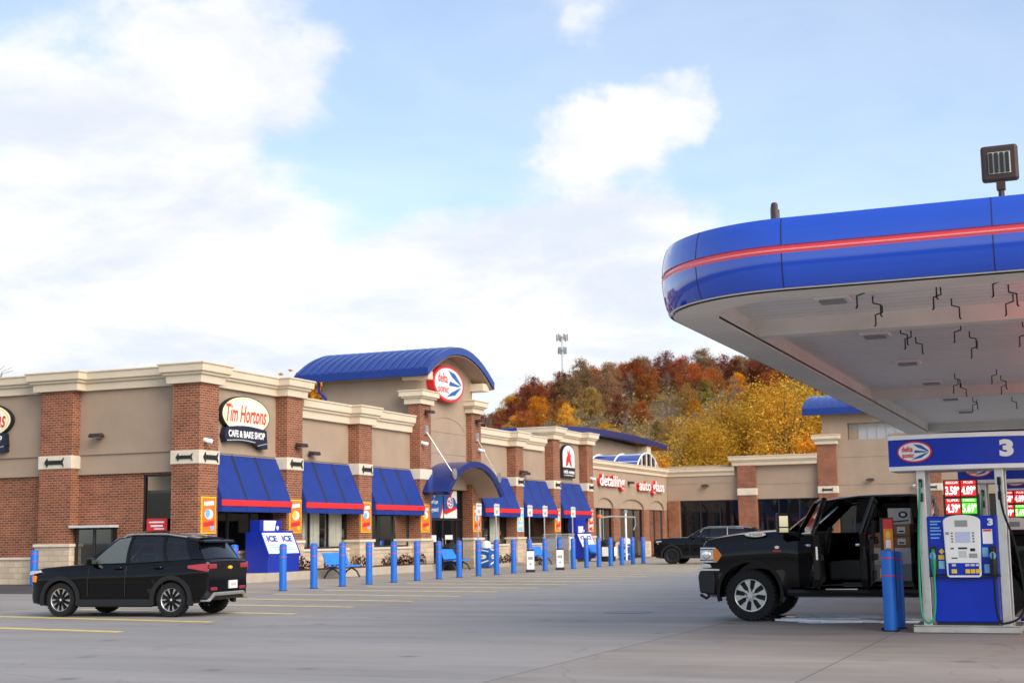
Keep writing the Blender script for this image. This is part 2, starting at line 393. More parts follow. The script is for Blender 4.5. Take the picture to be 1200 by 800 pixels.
sl = bpy.data.lights.new('sun', 'SUN'); sl.energy = 2.2; sl.angle = radians(48); sl.color = (1, .9, .76)
so = bpy.data.objects.new('sun', sl); COL.objects.link(so)
sd = Vector((sin(SUN_AZ)*cos(SUN_EL), cos(SUN_AZ)*cos(SUN_EL), sin(SUN_EL))); so.rotation_euler = sd.to_track_quat('Z', 'Y').to_euler(); so.location = (30, -30, 60)

# ------------------------------------------------------------------ ground
def paving(name, col, col2, rough, stain, joints=None, crack=True, streak=(1, 1), seed=0):
    m, t, b = nt(name); L = t.links.new
    ge = N(t, 'ShaderNodeNewGeometry'); P = ge.outputs['Position']
    def ns(scale, vec=(1, 1, 1), det=6., ro=.6, off=0.):
        mp = N(t, 'ShaderNodeMapping'); mp.inputs['Scale'].default_value = vec; mp.inputs['Location'].default_value = (off+seed, off*.7, 0); L(P, mp.inputs[0])
        n = N(t, 'ShaderNodeTexNoise', Scale=scale, Detail=det, Roughness=ro); L(mp.outputs[0], n.inputs['Vector']); return n.outputs['Fac']
    def rng(x, a, b, c, d):
        r = N(t, 'ShaderNodeMapRange'); setin(r, From_Min=a, From_Max=b, To_Min=c, To_Max=d); L(x, r.inputs['Value']); return r.outputs[0]
    def mixc(f, a, bb, typ='MIX'):
        n = N(t, 'ShaderNodeMix', data_type='RGBA', blend_type=typ); L(f, n.inputs[0])
        for i, x in ((6, a), (7, bb)):
            if isinstance(x, tuple): n.inputs[i].default_value = c4(x)
            else: L(x, n.inputs[i])
        return n.outputs[2]
    c = mixc(rng(ns(.16, (streak[0], streak[1], 1), 5), .35, .65, 0, 1), col, col2)
    c = mixc(rng(ns(.8, (streak[0]*.5, streak[1], 1), 8, .7, 5), .48, .72, 0, stain), c, tuple(x*.45 for x in col))
    c = mixc(rng(ns(.55, (.25, 1.6, 1), 6, .6, 21), .5, .68, 0, .5), c, tuple(min(1, x*1.35) for x in col))
    sp_ = rng(ns(70., det=2.), .3, .7, .82, 1.18)
    sc = N(t, 'ShaderNodeVectorMath', operation='SCALE'); L(c, sc.inputs[0]); L(sp_, sc.inputs['Scale']); c = sc.outputs[0]
    # drips and oil spots
    vo = N(t, 'ShaderNodeTexVoronoi', feature='F1', Scale=.9, Randomness=1.); L(P, vo.inputs['Vector'])
    c = mixc(rng(vo.outputs['Distance'], .05, .16, .55, 0), c, tuple(x*.3 for x in col))
    if crack:
        wn = N(t, 'ShaderNodeTexNoise', Scale=.8, Detail=5.); L(P, wn.inputs['Vector'])
        ad = N(t, 'ShaderNodeVectorMath', operation='MULTIPLY_ADD'); L(wn.outputs['Color'], ad.inputs[0]); ad.inputs[1].default_value = (1.6, 1.6, 0); L(P, ad.inputs[2])
        v2 = N(t, 'ShaderNodeTexVoronoi', feature='DISTANCE_TO_EDGE', Scale=.13); L(ad.outputs[0], v2.inputs['Vector'])
        c = mixc(rng(v2.outputs['Distance'], .0, .003, .34, 0), c, tuple(x*.25 for x in col))
    if joints:
        sx = N(t, 'ShaderNodeSeparateXYZ'); L(P, sx.inputs[0])
        for ax, step, off, wd in joints:
            a = N(t, 'ShaderNodeMath', operation='PINGPONG'); q = N(t, 'ShaderNodeMath', operation='ADD'); q.inputs[1].default_value = -off; L(sx.outputs[ax], q.inputs[0]); L(q.outputs[0], a.inputs[0]); a.inputs[1].default_value = step/2
            c = mixc(rng(a.outputs[0], wd*.5, wd, .75, 0), c, tuple(x*.2 for x in col))
    L(c, b.inputs['Base Color'])
    L(rng(ns(.5, (.4, 1.2, 1), 5, .6, 11), .35, .65, rough-.12, rough+.1), b.inputs['Roughness']); setin(b, Specular_IOR_Level=.4)
    bp = N(t, 'ShaderNodeBump'); setin(bp, Strength=.35, Distance=.01); L(ns(55., det=4.), bp.inputs['Height']); L(bp.outputs[0], b.inputs['Normal'])
    return m
K['lot'] = paving('lot_paving', (.238, .222, .207), (.29, .268, .246), .62, .35, joints=[(1, 9.2, 4.3, .012)], streak=(.5, 1.5))
K['pad'] = paving('pump_pad_concrete', (.285, .255, .228), (.235, .208, .186), .68, .5, joints=[(0, 2.95, -5.78+.0, .012), (1, 6.1, 16.6, .009)], streak=(1, 1), seed=13)
K['walk'] = paving('apron_concrete', (.34, .29, .235), (.28, .24, .195), .8, .3, joints=[(1, 2.6, .4, .012), (0, 2.6, -21.9, .012)], crack=False, seed=31)
K['lane'] = paving('dark_asphalt', (.05, .05, .055), (.06, .058, .06), .75, .2, crack=False, seed=47)
K['earth'] = M('rough_earth', (.13, .1, .06), .95, var=.35, vscale=.03, bump=.5, bscale=1.5)
def sheet(name, x0, x1, y0, y1, z, m, th=.0):
    mb = MB(); mb.box(x0, x1, y0, y1, z-.3, z); o = mb.build(name, m); o['kind'] = 'structure'; return o
g = MB(); ring = [[(0, 0, -.03)]*64]
for r in (40, 110, 300, 900, 2500): ring.append([(r*cos(2*pi*k/64), r*sin(2*pi*k/64), -.03) for k in range(64)])
g.grid(ring, closed=True); tag(g.build('ground', 'earth'), kind='structure')
K['stalls'] = paving('stall_paving', (.255, .232, .198), (.3, .272, .232), .68, .3, joints=[(1, 9.2, 4.3, .012)], seed=71)
sheet('parking_lot', -14.447, -5.8, -40, 97.0, 0, 'lot'); sheet('parking_bays', -21.95, -14.45, 24, 97.0, 0.0, 'stalls'); sheet('parking_lot', -21.95, -14.45, -40, 23.997, 0, 'lot'); sheet('forecourt_pavement', -5.797, 40, -40, 97.0, .0, 'pad')
sheet('sidewalk', -26.97, -21.953, 33.0, 97.0, .004, 'walk'); sheet('drive_lane', -60, -21.953, 30.2, 32.997, .0, 'lot'); sheet('drive_through_road', -60, -26.973, 33, 40.75, -.002, 'lane')
sheet('access_road', -60, -21.953, -40, 30.197, .0, 'lot')
K['pline'] = M('worn_line_paint', (.62, .47, .22), .75, var=.3, vscale=1.8); K['yline'] = M('yellow_line_paint', (.62, .45, .14), .7, var=.2, vscale=2.2)
for i in range(20):
    y = 19.1+2.62*i; sl_ = -.17
    x0, x1 = -20.6, -14.7+random.uniform(-.15, .15)
    P = [(x0, y+.13+sl_*(x0+14.7)), (x0, y-.13+sl_*(x0+14.7)), (x1, y-.13), (x1, y+.13)]
    mb = MB(); mb.prism(Fr((0, 0, 0), (1, 0, 0), (0, 1, 0)), P, .001, .005); tag(mb.build('parking_line', 'yline' if i < 2 else 'pline'), kind='structure')
# hatched no-parking zone further along, drain grate, puddle with suds under the pickup
for i in range(9):
    y = 62+i*1.5; mb = MB(); mb.prism(Fr((0, 0, 0), (1, 0, 0), (0, 1, 0)), [(-20.8, y+1.6), (-20.8, y+1.45), (-15.4, y), (-15.4, y+.15)], .006, .009)
    tag(mb.build('parking_line', 'pline'), kind='structure')
mb = MB(); mb.prism(Fr((-8.3, 25.7, 0), (1, 0, 0), (0, 1, 0)), ell(.9, .9), .001, .006); root = mb.build('drain_cover', M('drain_iron', (.1, .105, .12), .45, metal=.5, var=.3, vscale=30))
tag(root, 'round iron drain cover set in the grey lot paving', 'drain cover')
K['water'] = M('wet_film', (.035, .045, .085), .04, spec=.7, var=.3, vscale=.6); K['suds'] = M('soap_suds', (.88, .9, .95), .5, var=.12, vscale=5, bump=.6, bscale=25)
def blob(cx, cy, w, h, n=60, rough=.16, ph=0):
    pts = []
    for k in range(n):
        a = 2*pi*k/n; r = 1+rough*(sin(3*a+ph)+.6*sin(7*a+2*ph)+.5*sin(13*a+ph)); pts.append((cx+w/2*r*cos(a), cy+h/2*r*sin(a)))
    return pts
mb = MB(); ZF = Fr((0, 0, 0), (1, 0, 0), (0, 1, 0))
mb.prism(ZF, blob(-3.4, 24.1, 4.6, 1.9, ph=1.1), .001, .004); tag(mb.build('puddle', 'water'), kind='structure')
mb = MB()
for cx, cy, w, h, p in [(-3.9, 23.42, 1.8, .34, .3), (-2.7, 23.36, 2.0, .3, 1.4), (-3.3, 24.55, 3.0, .5, 2.2), (-4.4, 24.0, 1.0, .4, 3.1), (-2.2, 23.95, 1.4, .34, 4.)]:
    mb.prism(ZF, blob(cx, cy, w, h, rough=.3, ph=p), .003, .035)
tag(mb.build('soap_foam', 'suds'), kind='stuff')
# planting bed along the store front
mb = MB(); mb.box(-28.4, -26.97, 41.55, 57.1, -.1, .3); tag(mb.build('planter_kerb', 'kerb', bevel=.02), 'low concrete planting bed kerb in front of the cafe windows', 'planter')
mb = MB(); mb.box(-28.38, -27.12, 45.6, 57.0, .3, .33); tag(mb.build('mulch', 'mulch'), kind='stuff')
mb = MB(); mb.box(-28.4, -27.35, 64.2, 80.6, -.1, .14); tag(mb.build('planter_kerb', 'kerb', bevel=.02), 'low concrete planting bed kerb beyond the store entrance', 'planter')
# ------------------------------------------------------------------ signs shared by several things
def arrow_emblem(mb_white, F, w, h, n):
    pass
def wash_logo(F, w, h, parent, n=0., lett='red'):
    """red rimmed white oval, two red words and a blue delta-wing arrow"""
    mb = MB(); mb.prism(F, ell(w, h), n, n+.02); mb.build('rim', 'red', parent)
    mb = MB(); mb.prism(F, ell(w*.91, h*.86), n+.02, n+.026); mb.build('face', 'white', parent)
    mb = MB()
    mb.prism(F, [(-.02*w, .37*h), (.2*w, .31*h), (.43*w, .02*h), (.37*w, .02*h), (.10*w, .2*h)], n+.026, n+.031)
    mb.prism(F, [(-.10*w, -.38*h), (.2*w, -.29*h), (.43*w, -.02*h), (.28*w, -.1*h), (.08*w, -.22*h)], n+.026, n+.031)
    mb.prism(F, [(.02*w, .08*h), (.30*w, .02*h), (.40*w, .0*h), (.30*w, -.04*h), (.0*w, -.05*h)], n+.026, n+.031)
    mb.build('emblem', 'banner_blue', parent)
    text('lettering', 'delta', F, -.20*w, .14*h, .32*w, .26*h, lett, parent, .006, n+.026, bold=.02)
    text('lettering', 'sonic', F, -.18*w, -.16*h, .34*w, .22*h, lett, parent, .006, n+.026, bold=.02)
def anchor_plate(F, w, parent):
    """forged wall anchor: bar with fishtail ends"""
    mb = MB(); h = w*.085
    mb.fbox(F, -w*.36, w*.36, -h, h, 0, .03)
    mb.prism(F, [(-w*.5, 0), (-w*.36, h*2.2), (-w*.33, 0), (-w*.36, -h*2.2)], 0, .034); mb.prism(F, [(w*.36, 0), (w*.33, h*.6), (w*.48, h*2.2), (w*.42, 0), (w*.48, -h*2.2), (w*.33, -h*.6)], 0, .034)
    for u in (-.22, 0, .22): mb.prism(F, ell(h*1.5, h*1.5, 8, cx=u*w), .03, .045)
    return mb.build('anchor_plate', 'iron', parent)
# ------------------------------------------------------------------ the store: stucco over brick, stone foot, tower with barrel roof
store = empty('store_building', (-28.5, 60, 0), 'long store with brick pilasters, tan stucco, blue awnings and a barrel roofed entrance tower', 'building')
mb = MB()
mb.box(-48, -28.62, 40.8, 41.1, 3.8, 6.95)                       # flank wall above the brick
mb.box(-48, -28.62, 40.72, 40.8, 3.8, 3.93); mb.box(-48, -28.62, 40.745, 40.8, 4.5, 4.72); mb.build('stucco_wall', 'stucco', store); mb = MB()
for y0, y1, zt in [(41.1, 47.0, 6.95), (47.0, 57.3, 6.3), (63.9, 73.9, 6.3), (73.9, 80.6, 6.95)]: mb.box(-28.8, -28.5, y0, y1, 2.95, zt)
for y0, y1 in [(41.5, 45.9), (47.1, 51.45), (52.65, 57.1), (64, 68.35), (69.5, 73.85), (75, 79.45)]: mb.box(-28.5, -28.47, y0, y1, 4.48, 4.62)
mb.build('stucco_wall', 'stucco', store)
mb = MB(); mb.box(-48, -33.3, 40.82, 41.1, .95, 3.797); mb.box(-33.3, -31.7, 40.82, 41.1, 1.95, 3.797); mb.box(-31.7, -30.65, 40.82, 41.1, .95, 3.797); mb.box(-30.65, -29.46, 40.82, 41.1, .95, 1.79); mb.box(-30.65, -29.46, 40.82, 41.1, 3.74, 3.797); mb.box(-29.46, -28.9, 40.82, 41.1, .95, 3.797)
mb.build('brick_wall', 'brick', store)
mb = MB(); mb.box(-48, -28.9, 40.76, 41.1, -.1, .86)
for a, b in [(41.4, 46.0), (47.0, 51.6), (52.6, 57.2), (63.9, 68.5), (69.4, 74.0), (74.9, 79.6)]: mb.box(-28.75, -28.42, a, b, -.1, .98)
mb.builds('stone_base', 'stone', store)
mb = MB(); mb.box(-48, -28.9, 40.72, 41.08, .86, .95)
for a, b in [(41.4, 46.0), (47.0, 51.6), (52.6, 57.2), (63.9, 68.5), (69.4, 74.0), (74.9, 79.6)]: mb.box(-28.75, -28.37, a, b, .98, 1.07)
mb.builds('sill_course', 'stone_band', store, bevel=.012)
def pilaster(parent, x0, x1, y0, y1, ztop, band=True, faces='X', plates='X', base=True, cap=None):
    zb = 1.4 if base else -.1
    mb = MB(); mb.box(x0, x1, y0, y1, zb, ztop); p = mb.build('pilaster', 'brick', parent)
    e = .06
    if base:
        mb = MB(); mb.box(x0-e, x1+e, y0-e, y1+e, -.1, 1.3); mb.build('base', 'stone', p)
        mb = MB(); mb.box(x0-e-.05, x1+e+.05, y0-e-.05, y1+e+.05, 1.3, 1.405); mb.build('ledge', 'stone_band', p, bevel=.015)
    if band:
        mb = MB(); mb.box(x0-.04, x1+.04, y0-.04, y1+.04, 4.02, 4.48); mb.build('stone_band', 'stone_band', p, bevel=.02)
        if 'X' in plates: anchor_plate(FX(x1+.042, (y0+y1)/2+.05, 4.25), (y1-y0)*.8, p)
        if 'Y' in plates: anchor_plate(FY((x0+x1)/2, y0-.042, 4.25), (x1-x0)*.62, p)
    if cap:
        z0, z1 = cap; mb = MB(); h = z1-z0
        for o, a, b in [(.12, 0, .42), (.22, .42, .55), (.3, .55, .93), (.34, .93, 1)]: mb.box(x0-o, x1+o, y0-o, y1+o, z0+a*h, z0+b*h)
        mb.build('cap', 'cream', p)
    return p
pilaster(store, -34.77, -33.38, 40.36, 40.9, 6.8, plates='Y')
pilaster(store, -29.11, -28, 40.3, 41.42, 6.8, plates='XY')
PY = [(45.9, 47.02), (51.5, 52.62), (68.42, 69.45), (73.9, 74.95), (79.5, 80.58)]
for (a, b), zt in zip(PY, (6.8, 6.2, 6.2, 6.8, 6.8)): pilaster(store, -28.6, -28, a, b, zt)
for a, b in [(57.15, 58.3), (62.85, 63.95)]: pilaster(store, -28.6, -28, a, b, 7.4, cap=(7.39, 8.0), plates='')
for path, z0, z1 in [([(-48, 40.78), (-34.95, 40.78), (-34.95, 40.34), (-33.2, 40.34), (-33.2, 40.78), (-29.2, 40.78), (-29.2, 40.28), (-27.98, 40.28), (-27.98, 41.5), (-28.46, 41.5), (-28.46, 45.85), (-27.98, 45.85), (-27.98, 47.08), (-30, 47.08)], 6.76, 7.44),
                     ([(-28.46, 47.4), (-28.46, 51.45), (-27.98, 51.45), (-27.98, 52.68), (-28.46, 52.68), (-28.46, 57.12)], 6.1, 6.85),
                     ([(-28.46, 63.98), (-28.46, 68.36), (-27.98, 68.36), (-27.98, 69.5), (-28.46, 69.5), (-28.46, 73.5)], 6.08, 6.83),
                     ([(-30, 73.84), (-27.98, 73.84), (-27.98, 75.02), (-28.46, 75.02), (-28.46, 79.42), (-27.98, 79.42), (-27.98, 80.62), (-30, 80.62)], 6.76, 7.44)]:
    cornice(path, z0, z1).build('cornice', 'cream', store, bevel=.012)
# flat roof, floor and back walls close the shell
mb = MB(); mb.box(-48, -28.7, 41.05, 47, 6.5, 6.7); mb.box(-48, -28.7, 47, 57.3, 5.95, 6.12); mb.box(-48, -28.7, 63.9, 73.9, 5.95, 6.12); mb.box(-48, -28.7, 73.9, 80.6, 6.5, 6.7); mb.build('roof', 'grey', store)
mb = MB(); mb.box(-48.3, -48, 41.1, 80.6, -.1, 6.7); mb.box(-48, -28.7, 80.3, 80.6, -.1, 6.9); mb.build('rear_wall', 'stucco', store)
mb = MB(); mb.box(-38, -28.8, 41.12, 80.2, -.05, .03); mb.box(-38.1, -38, 41.12, 80.2, 0, 3.4); mb.box(-38, -28.8, 41.12, 80.2, 3.1, 3.2)
for y in (47, 57.8, 63.4, 74): mb.box(-38, -29.4, y, y+.1, 0, 3.1)
mb.build('interior', 'room', store)
# windows
def window_x(parent, y0, y1, z0, z1, x, mull, glass='glass', fr=.07):
    mb = MB()
    mb.box(x-.06, x+.03, y0, y1, z0, z0+fr); mb.box(x-.06, x+.03, y0, y1, z1-fr, z1)
    n = mull+1
    for i in range(n+1):
        yc = y0+fr/2+(y1-y0-fr)*i/n; mb.box(x-.06, x+.03, yc-fr/2, yc+fr/2, z0+fr, z1-fr)
    w = mb.build('window', 'frame', parent)
    mb = MB(); mb.add([(x-.018, y0+.03, z0+.03), (x-.018, y1-.03, z0+.03), (x-.018, y1-.03, z1-.03), (x-.018, y0+.03, z1-.03)], [(0, 1, 2, 3)]); mb.build('pane', glass, w)
    return w
def window_y(parent, x0, x1, z0, z1, y, mull, glass='glass', fr=.07, bars=()):
    mb = MB(); mb.box(x0, x1, y-.03, y+.06, z0, z0+fr); mb.box(x0, x1, y-.03, y+.06, z1-fr, z1)
    n = mull+1
    for i in range(n+1):
        xc = x0+fr/2+(x1-x0-fr)*i/n; mb.box(xc-fr/2, xc+fr/2, y-.03, y+.06, z0+fr, z1-fr)
    w = mb.build('window', 'frame', parent)
    mb = MB(); mb.add([(x0+.03, y+.018, z0+.03), (x1-.03, y+.018, z0+.03), (x1-.03, y+.018, z1-.03), (x0+.03, y+.018, z1-.03)], [(0, 1, 2, 3)]); mb.build('pane', glass, w)
    return w
for (a, b), ml in zip([(41.45, 45.9), (47.05, 51.5), (52.65, 57.15), (63.97, 68.42), (69.47, 73.9), (74.97, 79.5)], (2, 2, 2, 1, 1, 1)): window_x(store, a, b, 1.07, 2.95, -28.6, ml)
window_y(store, -30.65, -29.46, 1.79, 3.74, 40.9, 0)
dw = window_y(store, -33.3, -31.7, .55, 1.95, 40.6, 1, 'darkglass')                      # drive-through bay projecting from the flank
mb = MB(); mb.box(-33.38, -31.62, 40.3, 40.8, 1.95, 2.03); mb.build('hood', 'lightgrey', dw)
mb = MB(); mb.box(-33.3, -33.2, 40.63, 40.8, .5, 1.95); mb.box(-31.8, -31.7, 40.63, 40.8, .5, 1.95); mb.box(-33.3, -31.7, 40.55, 40.8, .45, .55); mb.build('casing', 'frame', dw)
# pale curtains drawn in the second and third bay windows
for y0, y1, in [(48.3, 49.6), (50.1, 51.4), (66.6, 67.9)]:
    P = []
    for i in range(41):
        yy = y0+(y1-y0)*i/40; xx = -28.78+.04*sin(i*1.9)+.02*sin(i*.7); P.append([(xx, yy, 1.15), (xx, yy, 2.93)])
    mb = MB(); mb.grid(P); o = mb.build('curtain', 'curtain', None, smooth=60); tag(o, {48.3: 'pale curtain, left one of the two hanging in the bay nearest the ice freezer', 50.1: 'pale curtain, right one of the two hanging in the bay nearest the ice freezer', 66.6: 'pale curtain in the first window past the entrance'}[y0], 'curtain')
# shelves dimly seen inside
for i, (y, lab) in enumerate([(53.4, 'dark shop shelf behind the bay before the entrance'), (70.5, 'dark shop shelf in the second bay past the entrance')]):
    sh = empty('shop_shelf', (-31, y, .03), lab, 'shelf'); mb = MB(); mb.box(-31.3, -30.7, y, y+2.6, .03, .12); mb.box(-31.02, -30.98, y, y+2.6, .1, 1.9); mb.build('rack', 'grey', sh)
    mb = MB(); r_ = random.Random(i)
    for z in (.15, .6, 1.05, 1.5):
        mb.box(-31.25, -30.72, y, y+2.6, z, z+.03)
        for k in range(13): mb.mi = r_.randrange(4); mb.box(-30.95, -30.75, y+.05+k*.195, y+.2+k*.195, z+.03, z+.03+r_.uniform(.15, .3))
    mb.build('goods', ['red', 'yellow', 'white', 'sky_blue'], sh)
# entrance tower
mb = MB(); mb.box(-33.2, -28.85, 57.5, 57.8, 6.1, 8.85); mb.box(-33.2, -28.85, 63.3, 63.6, 6.1, 8.85); mb.box(-33.2, -32.9, 57.8, 63.3, 6.1, 8.85)
yc = 60.55
pts = [(57.5, 3.66), (63.6, 3.66), (63.6, 8.8)]+[(yc+3.05*cos(pi*k/24), 8.8+1.25*sin(pi*k/24)) for k in range(1, 24)]+[(57.5, 8.8)]
mb.prism(FX(-28.3, 0, 0), pts, -.55, 0)
# shallow curved relief line and grid joints in the tower stucco
for z in (5.3, 6.3): mb.box(-28.3, -28.285, 58.3, 62.85, z, z+.025)
mb.grid([[(-28.28-.0*j, yc+2.15*cos(pi*k/20)+0*j, 6.2+.8*sin(pi*k/20)+.05*j) for j in (0, 1)] for k in range(21)])
mb.build('tower_wall', 'stucco', store)
def barrel(parent, name, x0, x1, yc, hw, z0, rise, fas=.34, rib=.42, mat='roof_blue', soffit='stucco_trim', n=28, th=.3):
    """barrel vault with its axis along X, standing seams, deep fascia"""
    def arc(r, k): return 0
    def xy(a, r=0):
        q = -1+2*a/pi; return (yc+(hw+r*.3)*q, z0+fas+(rise)*(1-q*q)+r)
    A = [pi*k/n for k in range(n+1)]
    mb = MB(); top = [xy(a) for a in A]; bot = [(yc+(hw-.02)*(-1+2*a/pi), z0+rise*(1-(-1+2*a/pi)**2)) for a in A]
    mb.prism(FX(0, 0, 0), top+bot[::-1], x0, x1)
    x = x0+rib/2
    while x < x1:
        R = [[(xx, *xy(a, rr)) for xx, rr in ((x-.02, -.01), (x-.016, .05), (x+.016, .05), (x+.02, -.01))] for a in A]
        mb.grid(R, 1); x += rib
    r = mb.build(name, [mat, 'rib_highlight'], parent, smooth=30)
    mb = MB(); P = [[(xx, yc+(hw-.12)*(-1+2*a/pi), z0-.02+(rise-.03)*(1-(-1+2*a/pi)**2)) for xx in (x0+.06, x1-.06)] for a in A]; mb.grid(P); mb.build('soffit', soffit, r, solid=.02)
    return r
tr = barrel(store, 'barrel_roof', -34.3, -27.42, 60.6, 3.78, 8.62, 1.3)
mb = MB(); mb.box(-28.9, -27.6, 63.35, 64.1, 8.5, 8.86); mb.box(-28.9, -27.6, 57.2, 57.7, 8.5, 8.86); mb.builds('eave_beam', 'cream', tr)
mb = MB(); mb.tube([(-33.3, 57.35, 8.7), (-33.3, 57.35, 8.2), (-33.0, 57.45, 7.9), (-33.0, 57.45, 6.3)], .07); mb.build('downpipe', 'ice_blue', tr)
# curved entrance canopy hung on rods
ec = empty('entrance_canopy', (-28, 60.6, 3.7), 'curved blue canopy hung on rods over the store entrance doors', 'canopy')
A = [pi*(.17+.66*k/24) for k in range(25)]
Rr = 3.62
def ecp(a, r): return 60.6-(Rr+r)*cos(a), 1.95+(Rr+r)*sin(a)*.78
mb = MB(); mb.prism(FX(0, 0, 0), [ecp(a, .17) for a in A]+[ecp(a, -.17) for a in A][::-1], -28.35, -26.75); mb.build('vault', 'roof_blue', ec, smooth=40)
mb = MB(); mb.grid([[(x, *ecp(a, -.2)) for x in (-28.3, -26.9)] for a in A]); mb.build('soffit', 'stucco_trim', ec, solid=.02)
for y, yy in ((57.75, 58.05), (63.4, 63.15)):
    mb = MB(); mb.tube([(-27.98, y, 6.2), (-26.85, yy, 4.35)], .022); rd = mb.build('tie_rod', 'steel', ec)
    mb = MB(); mb.box(-28.0, -27.93, y-.16, y+.16, 6.05, 6.45); mb.prism(FX(-26.74, yy, 4.25), ell(.42, .5, 16), 0, .05); mb.builds('bracket', 'steel', rd)
# entrance doors with transom banner
dr = MB(); X_ = -28.55
for y in (58.4, 59.0, 60.55, 62.1, 62.75): dr.box(X_-.06, X_+.05, y-.045, y+.045, 0, 3.68)
for z in (.02, 2.22, 3.6): dr.box(X_-.06, X_+.045, 58.4, 62.75, z, z+.1)
door = dr.build('entrance_door', 'frame', store)
mb = MB(); mb.box(X_-.02, X_, 58.4, 62.75, .1, 3.6); mb.build('pane', 'darkglass', door)
for y in (60.4, 60.7): mb = MB(); mb.tube([(X_+.05, y, .9), (X_+.11, y, .95), (X_+.11, y, 1.35), (X_+.05, y, 1.4)], .018); mb.build('handle', 'steel', door)
mb = MB(); mb.box(X_, X_+.012, 59.2, 59.9, 1.25, 1.55); mb.box(X_, X_+.012, 60.9, 61.7, 1.35, 1.55); mb.box(X_, X_+.012, 58.5, 58.9, .9, 1.3); mb.builds('notice', 'white', door)
bn = empty('window_banner', (-28.48, 60.6, 2.35), 'blue and white promotional banner in the transom over the entrance doors', 'banner')
F = FX(-28.5, 60.6, 3.0)
mb = MB(); mb.fbox(F, -1.5, -.06, -.66, .62, 0, .012); mb.fbox(F, .06, 1.5, -.66, .62, 0, .012); mb.build('panel', 'banner_blue', bn)
mb = MB(); mb.prism(F, [(-.35, -.66), (-.06, -.66), (-.06, -.2)], .012, .018); mb.prism(F, [(.06, -.66), (1.5, -.66), (1.5, -.22), (.06, -.45)], .012, .018); mb.prism(F, [(1.1, .62), (1.5, .62), (1.5, .0), (1.2, .3), (.8, .3)], .012, .018); mb.build('swoosh', 'white', bn)
mb = MB(); mb.prism(F, [(-.5, -.66), (-.35, -.66), (-.06, -.2), (-.06, 0)], .012, .02); mb.prism(F, [(.06, -.45), (.06, -.3), (1.4, -.12), (1.5, -.22), (.3, -.5)], .012, .02); mb.prism(F, [(.6, .62), (1.1, .62), (.8, .3)], .012, .02); mb.build('ribbon', 'red', bn)
for s, v, w in (('pay', .4, .6), ('price', .05, .8), ('again!', -.3, .85)): text('lettering', s, F, -1.4+w/2, v, w, .26, 'white', bn, .004, .012, bold=.02)
wash_logo(Fr(F.P(.72, .05, .012), F.r, F.u), .72, .6, bn)
tag(bn)
# tower oval sign
sg = empty('oval_sign', (-28.2, 60.1, 7.75), 'white oval logo sign with thick red rim on the entrance tower', 'sign')
F = FX(-28.28, 60.15, 8.55)
mb = MB(); mb.prism(F, ell(3.4, 1.72, 48), 0, .32); mb.build('can', 'red', sg, smooth=40)
wash_logo(Fr(F.P(0, 0, .32), F.r, F.u), 3.36, 1.7, sg)
# cafe signs
def cafe_sign(F, label):
    s = empty('cafe_sign', F.P(0, -.85, .1), label, 'sign', 'oval cafe signs'); w, h = 2.95, 1.25
    mb = MB(); mb.prism(F, ell(w*1.06, h*1.1, 48, cy=.16), 0, .16); mb.build('can', 'black', s, smooth=40)
    mb = MB(); mb.prism(F, ell(w*1.02, h*1.04, 48, cy=.16), .16, .17); mb.build('rim', 'cream_sign', s)
    mb = MB(); mb.prism(F, ell(w*.97, h*.97, 48, cy=.16), .17, .173); mb.prism(F, ell(w*.94, h*.93, 48, cy=.16), .173, .176, 1); mb.build('face', ['yellow', 'cream_sign'], s)
    text('lettering', 'Tim Hortons', F, 0, .2, w*.88, .62, 'sign_red', s, .012, .176, shear=.28, bold=.012)
    pts = [(-1.3, -.32)]+[(-1.3+2.6*k/20, -.32+.1*sin(pi*k/20)) for k in range(1, 20)]+[(1.3, -.32), (1.36, -.78), (1.1, -.95), (.5, -.84)]+[(.5-1.75*k/14, -.84+.06*sin(pi*k/14)) for k in range(1, 14)]+[(-1.3, -.86), (-1.42, -.6)]
    mb = MB(); mb.prism(F, pts, 0, .2); mb.prism(F, [(.62, -.86), (1.3, -.74), (1.36, -.98), (1.0, -1.02)], 0, .22); mb.build('ribbon', 'navy', s)
    mb = MB()
    for k in range(14): u0 = -1.26+1.8*k/14; mb.fbox(F, u0, u0+1.8/14, -.80+.05*sin(pi*k/14), -.775+.05*sin(pi*k/14), .2, .206)
    mb.prism(F, [(.66, -.89), (1.28, -.78), (1.28, -.8), (.66, -.91)], .22, .226); mb.build('ribbon_edge', 'lightgrey', s)
    text('lettering', 'CAFE & BAKE SHOP', F, .0, -.53, 2.35, .25, 'white', s, .008, .2, bold=.03)
    return s
cafe_sign(FX(-28.46, 43.6, 5.72), 'oval cream cafe sign with red script above the awning beside the corner pilaster')
cafe_sign(FY(-37.86, 40.76, 5.72), 'oval cream cafe sign on the flank wall facing the drive-through lane')
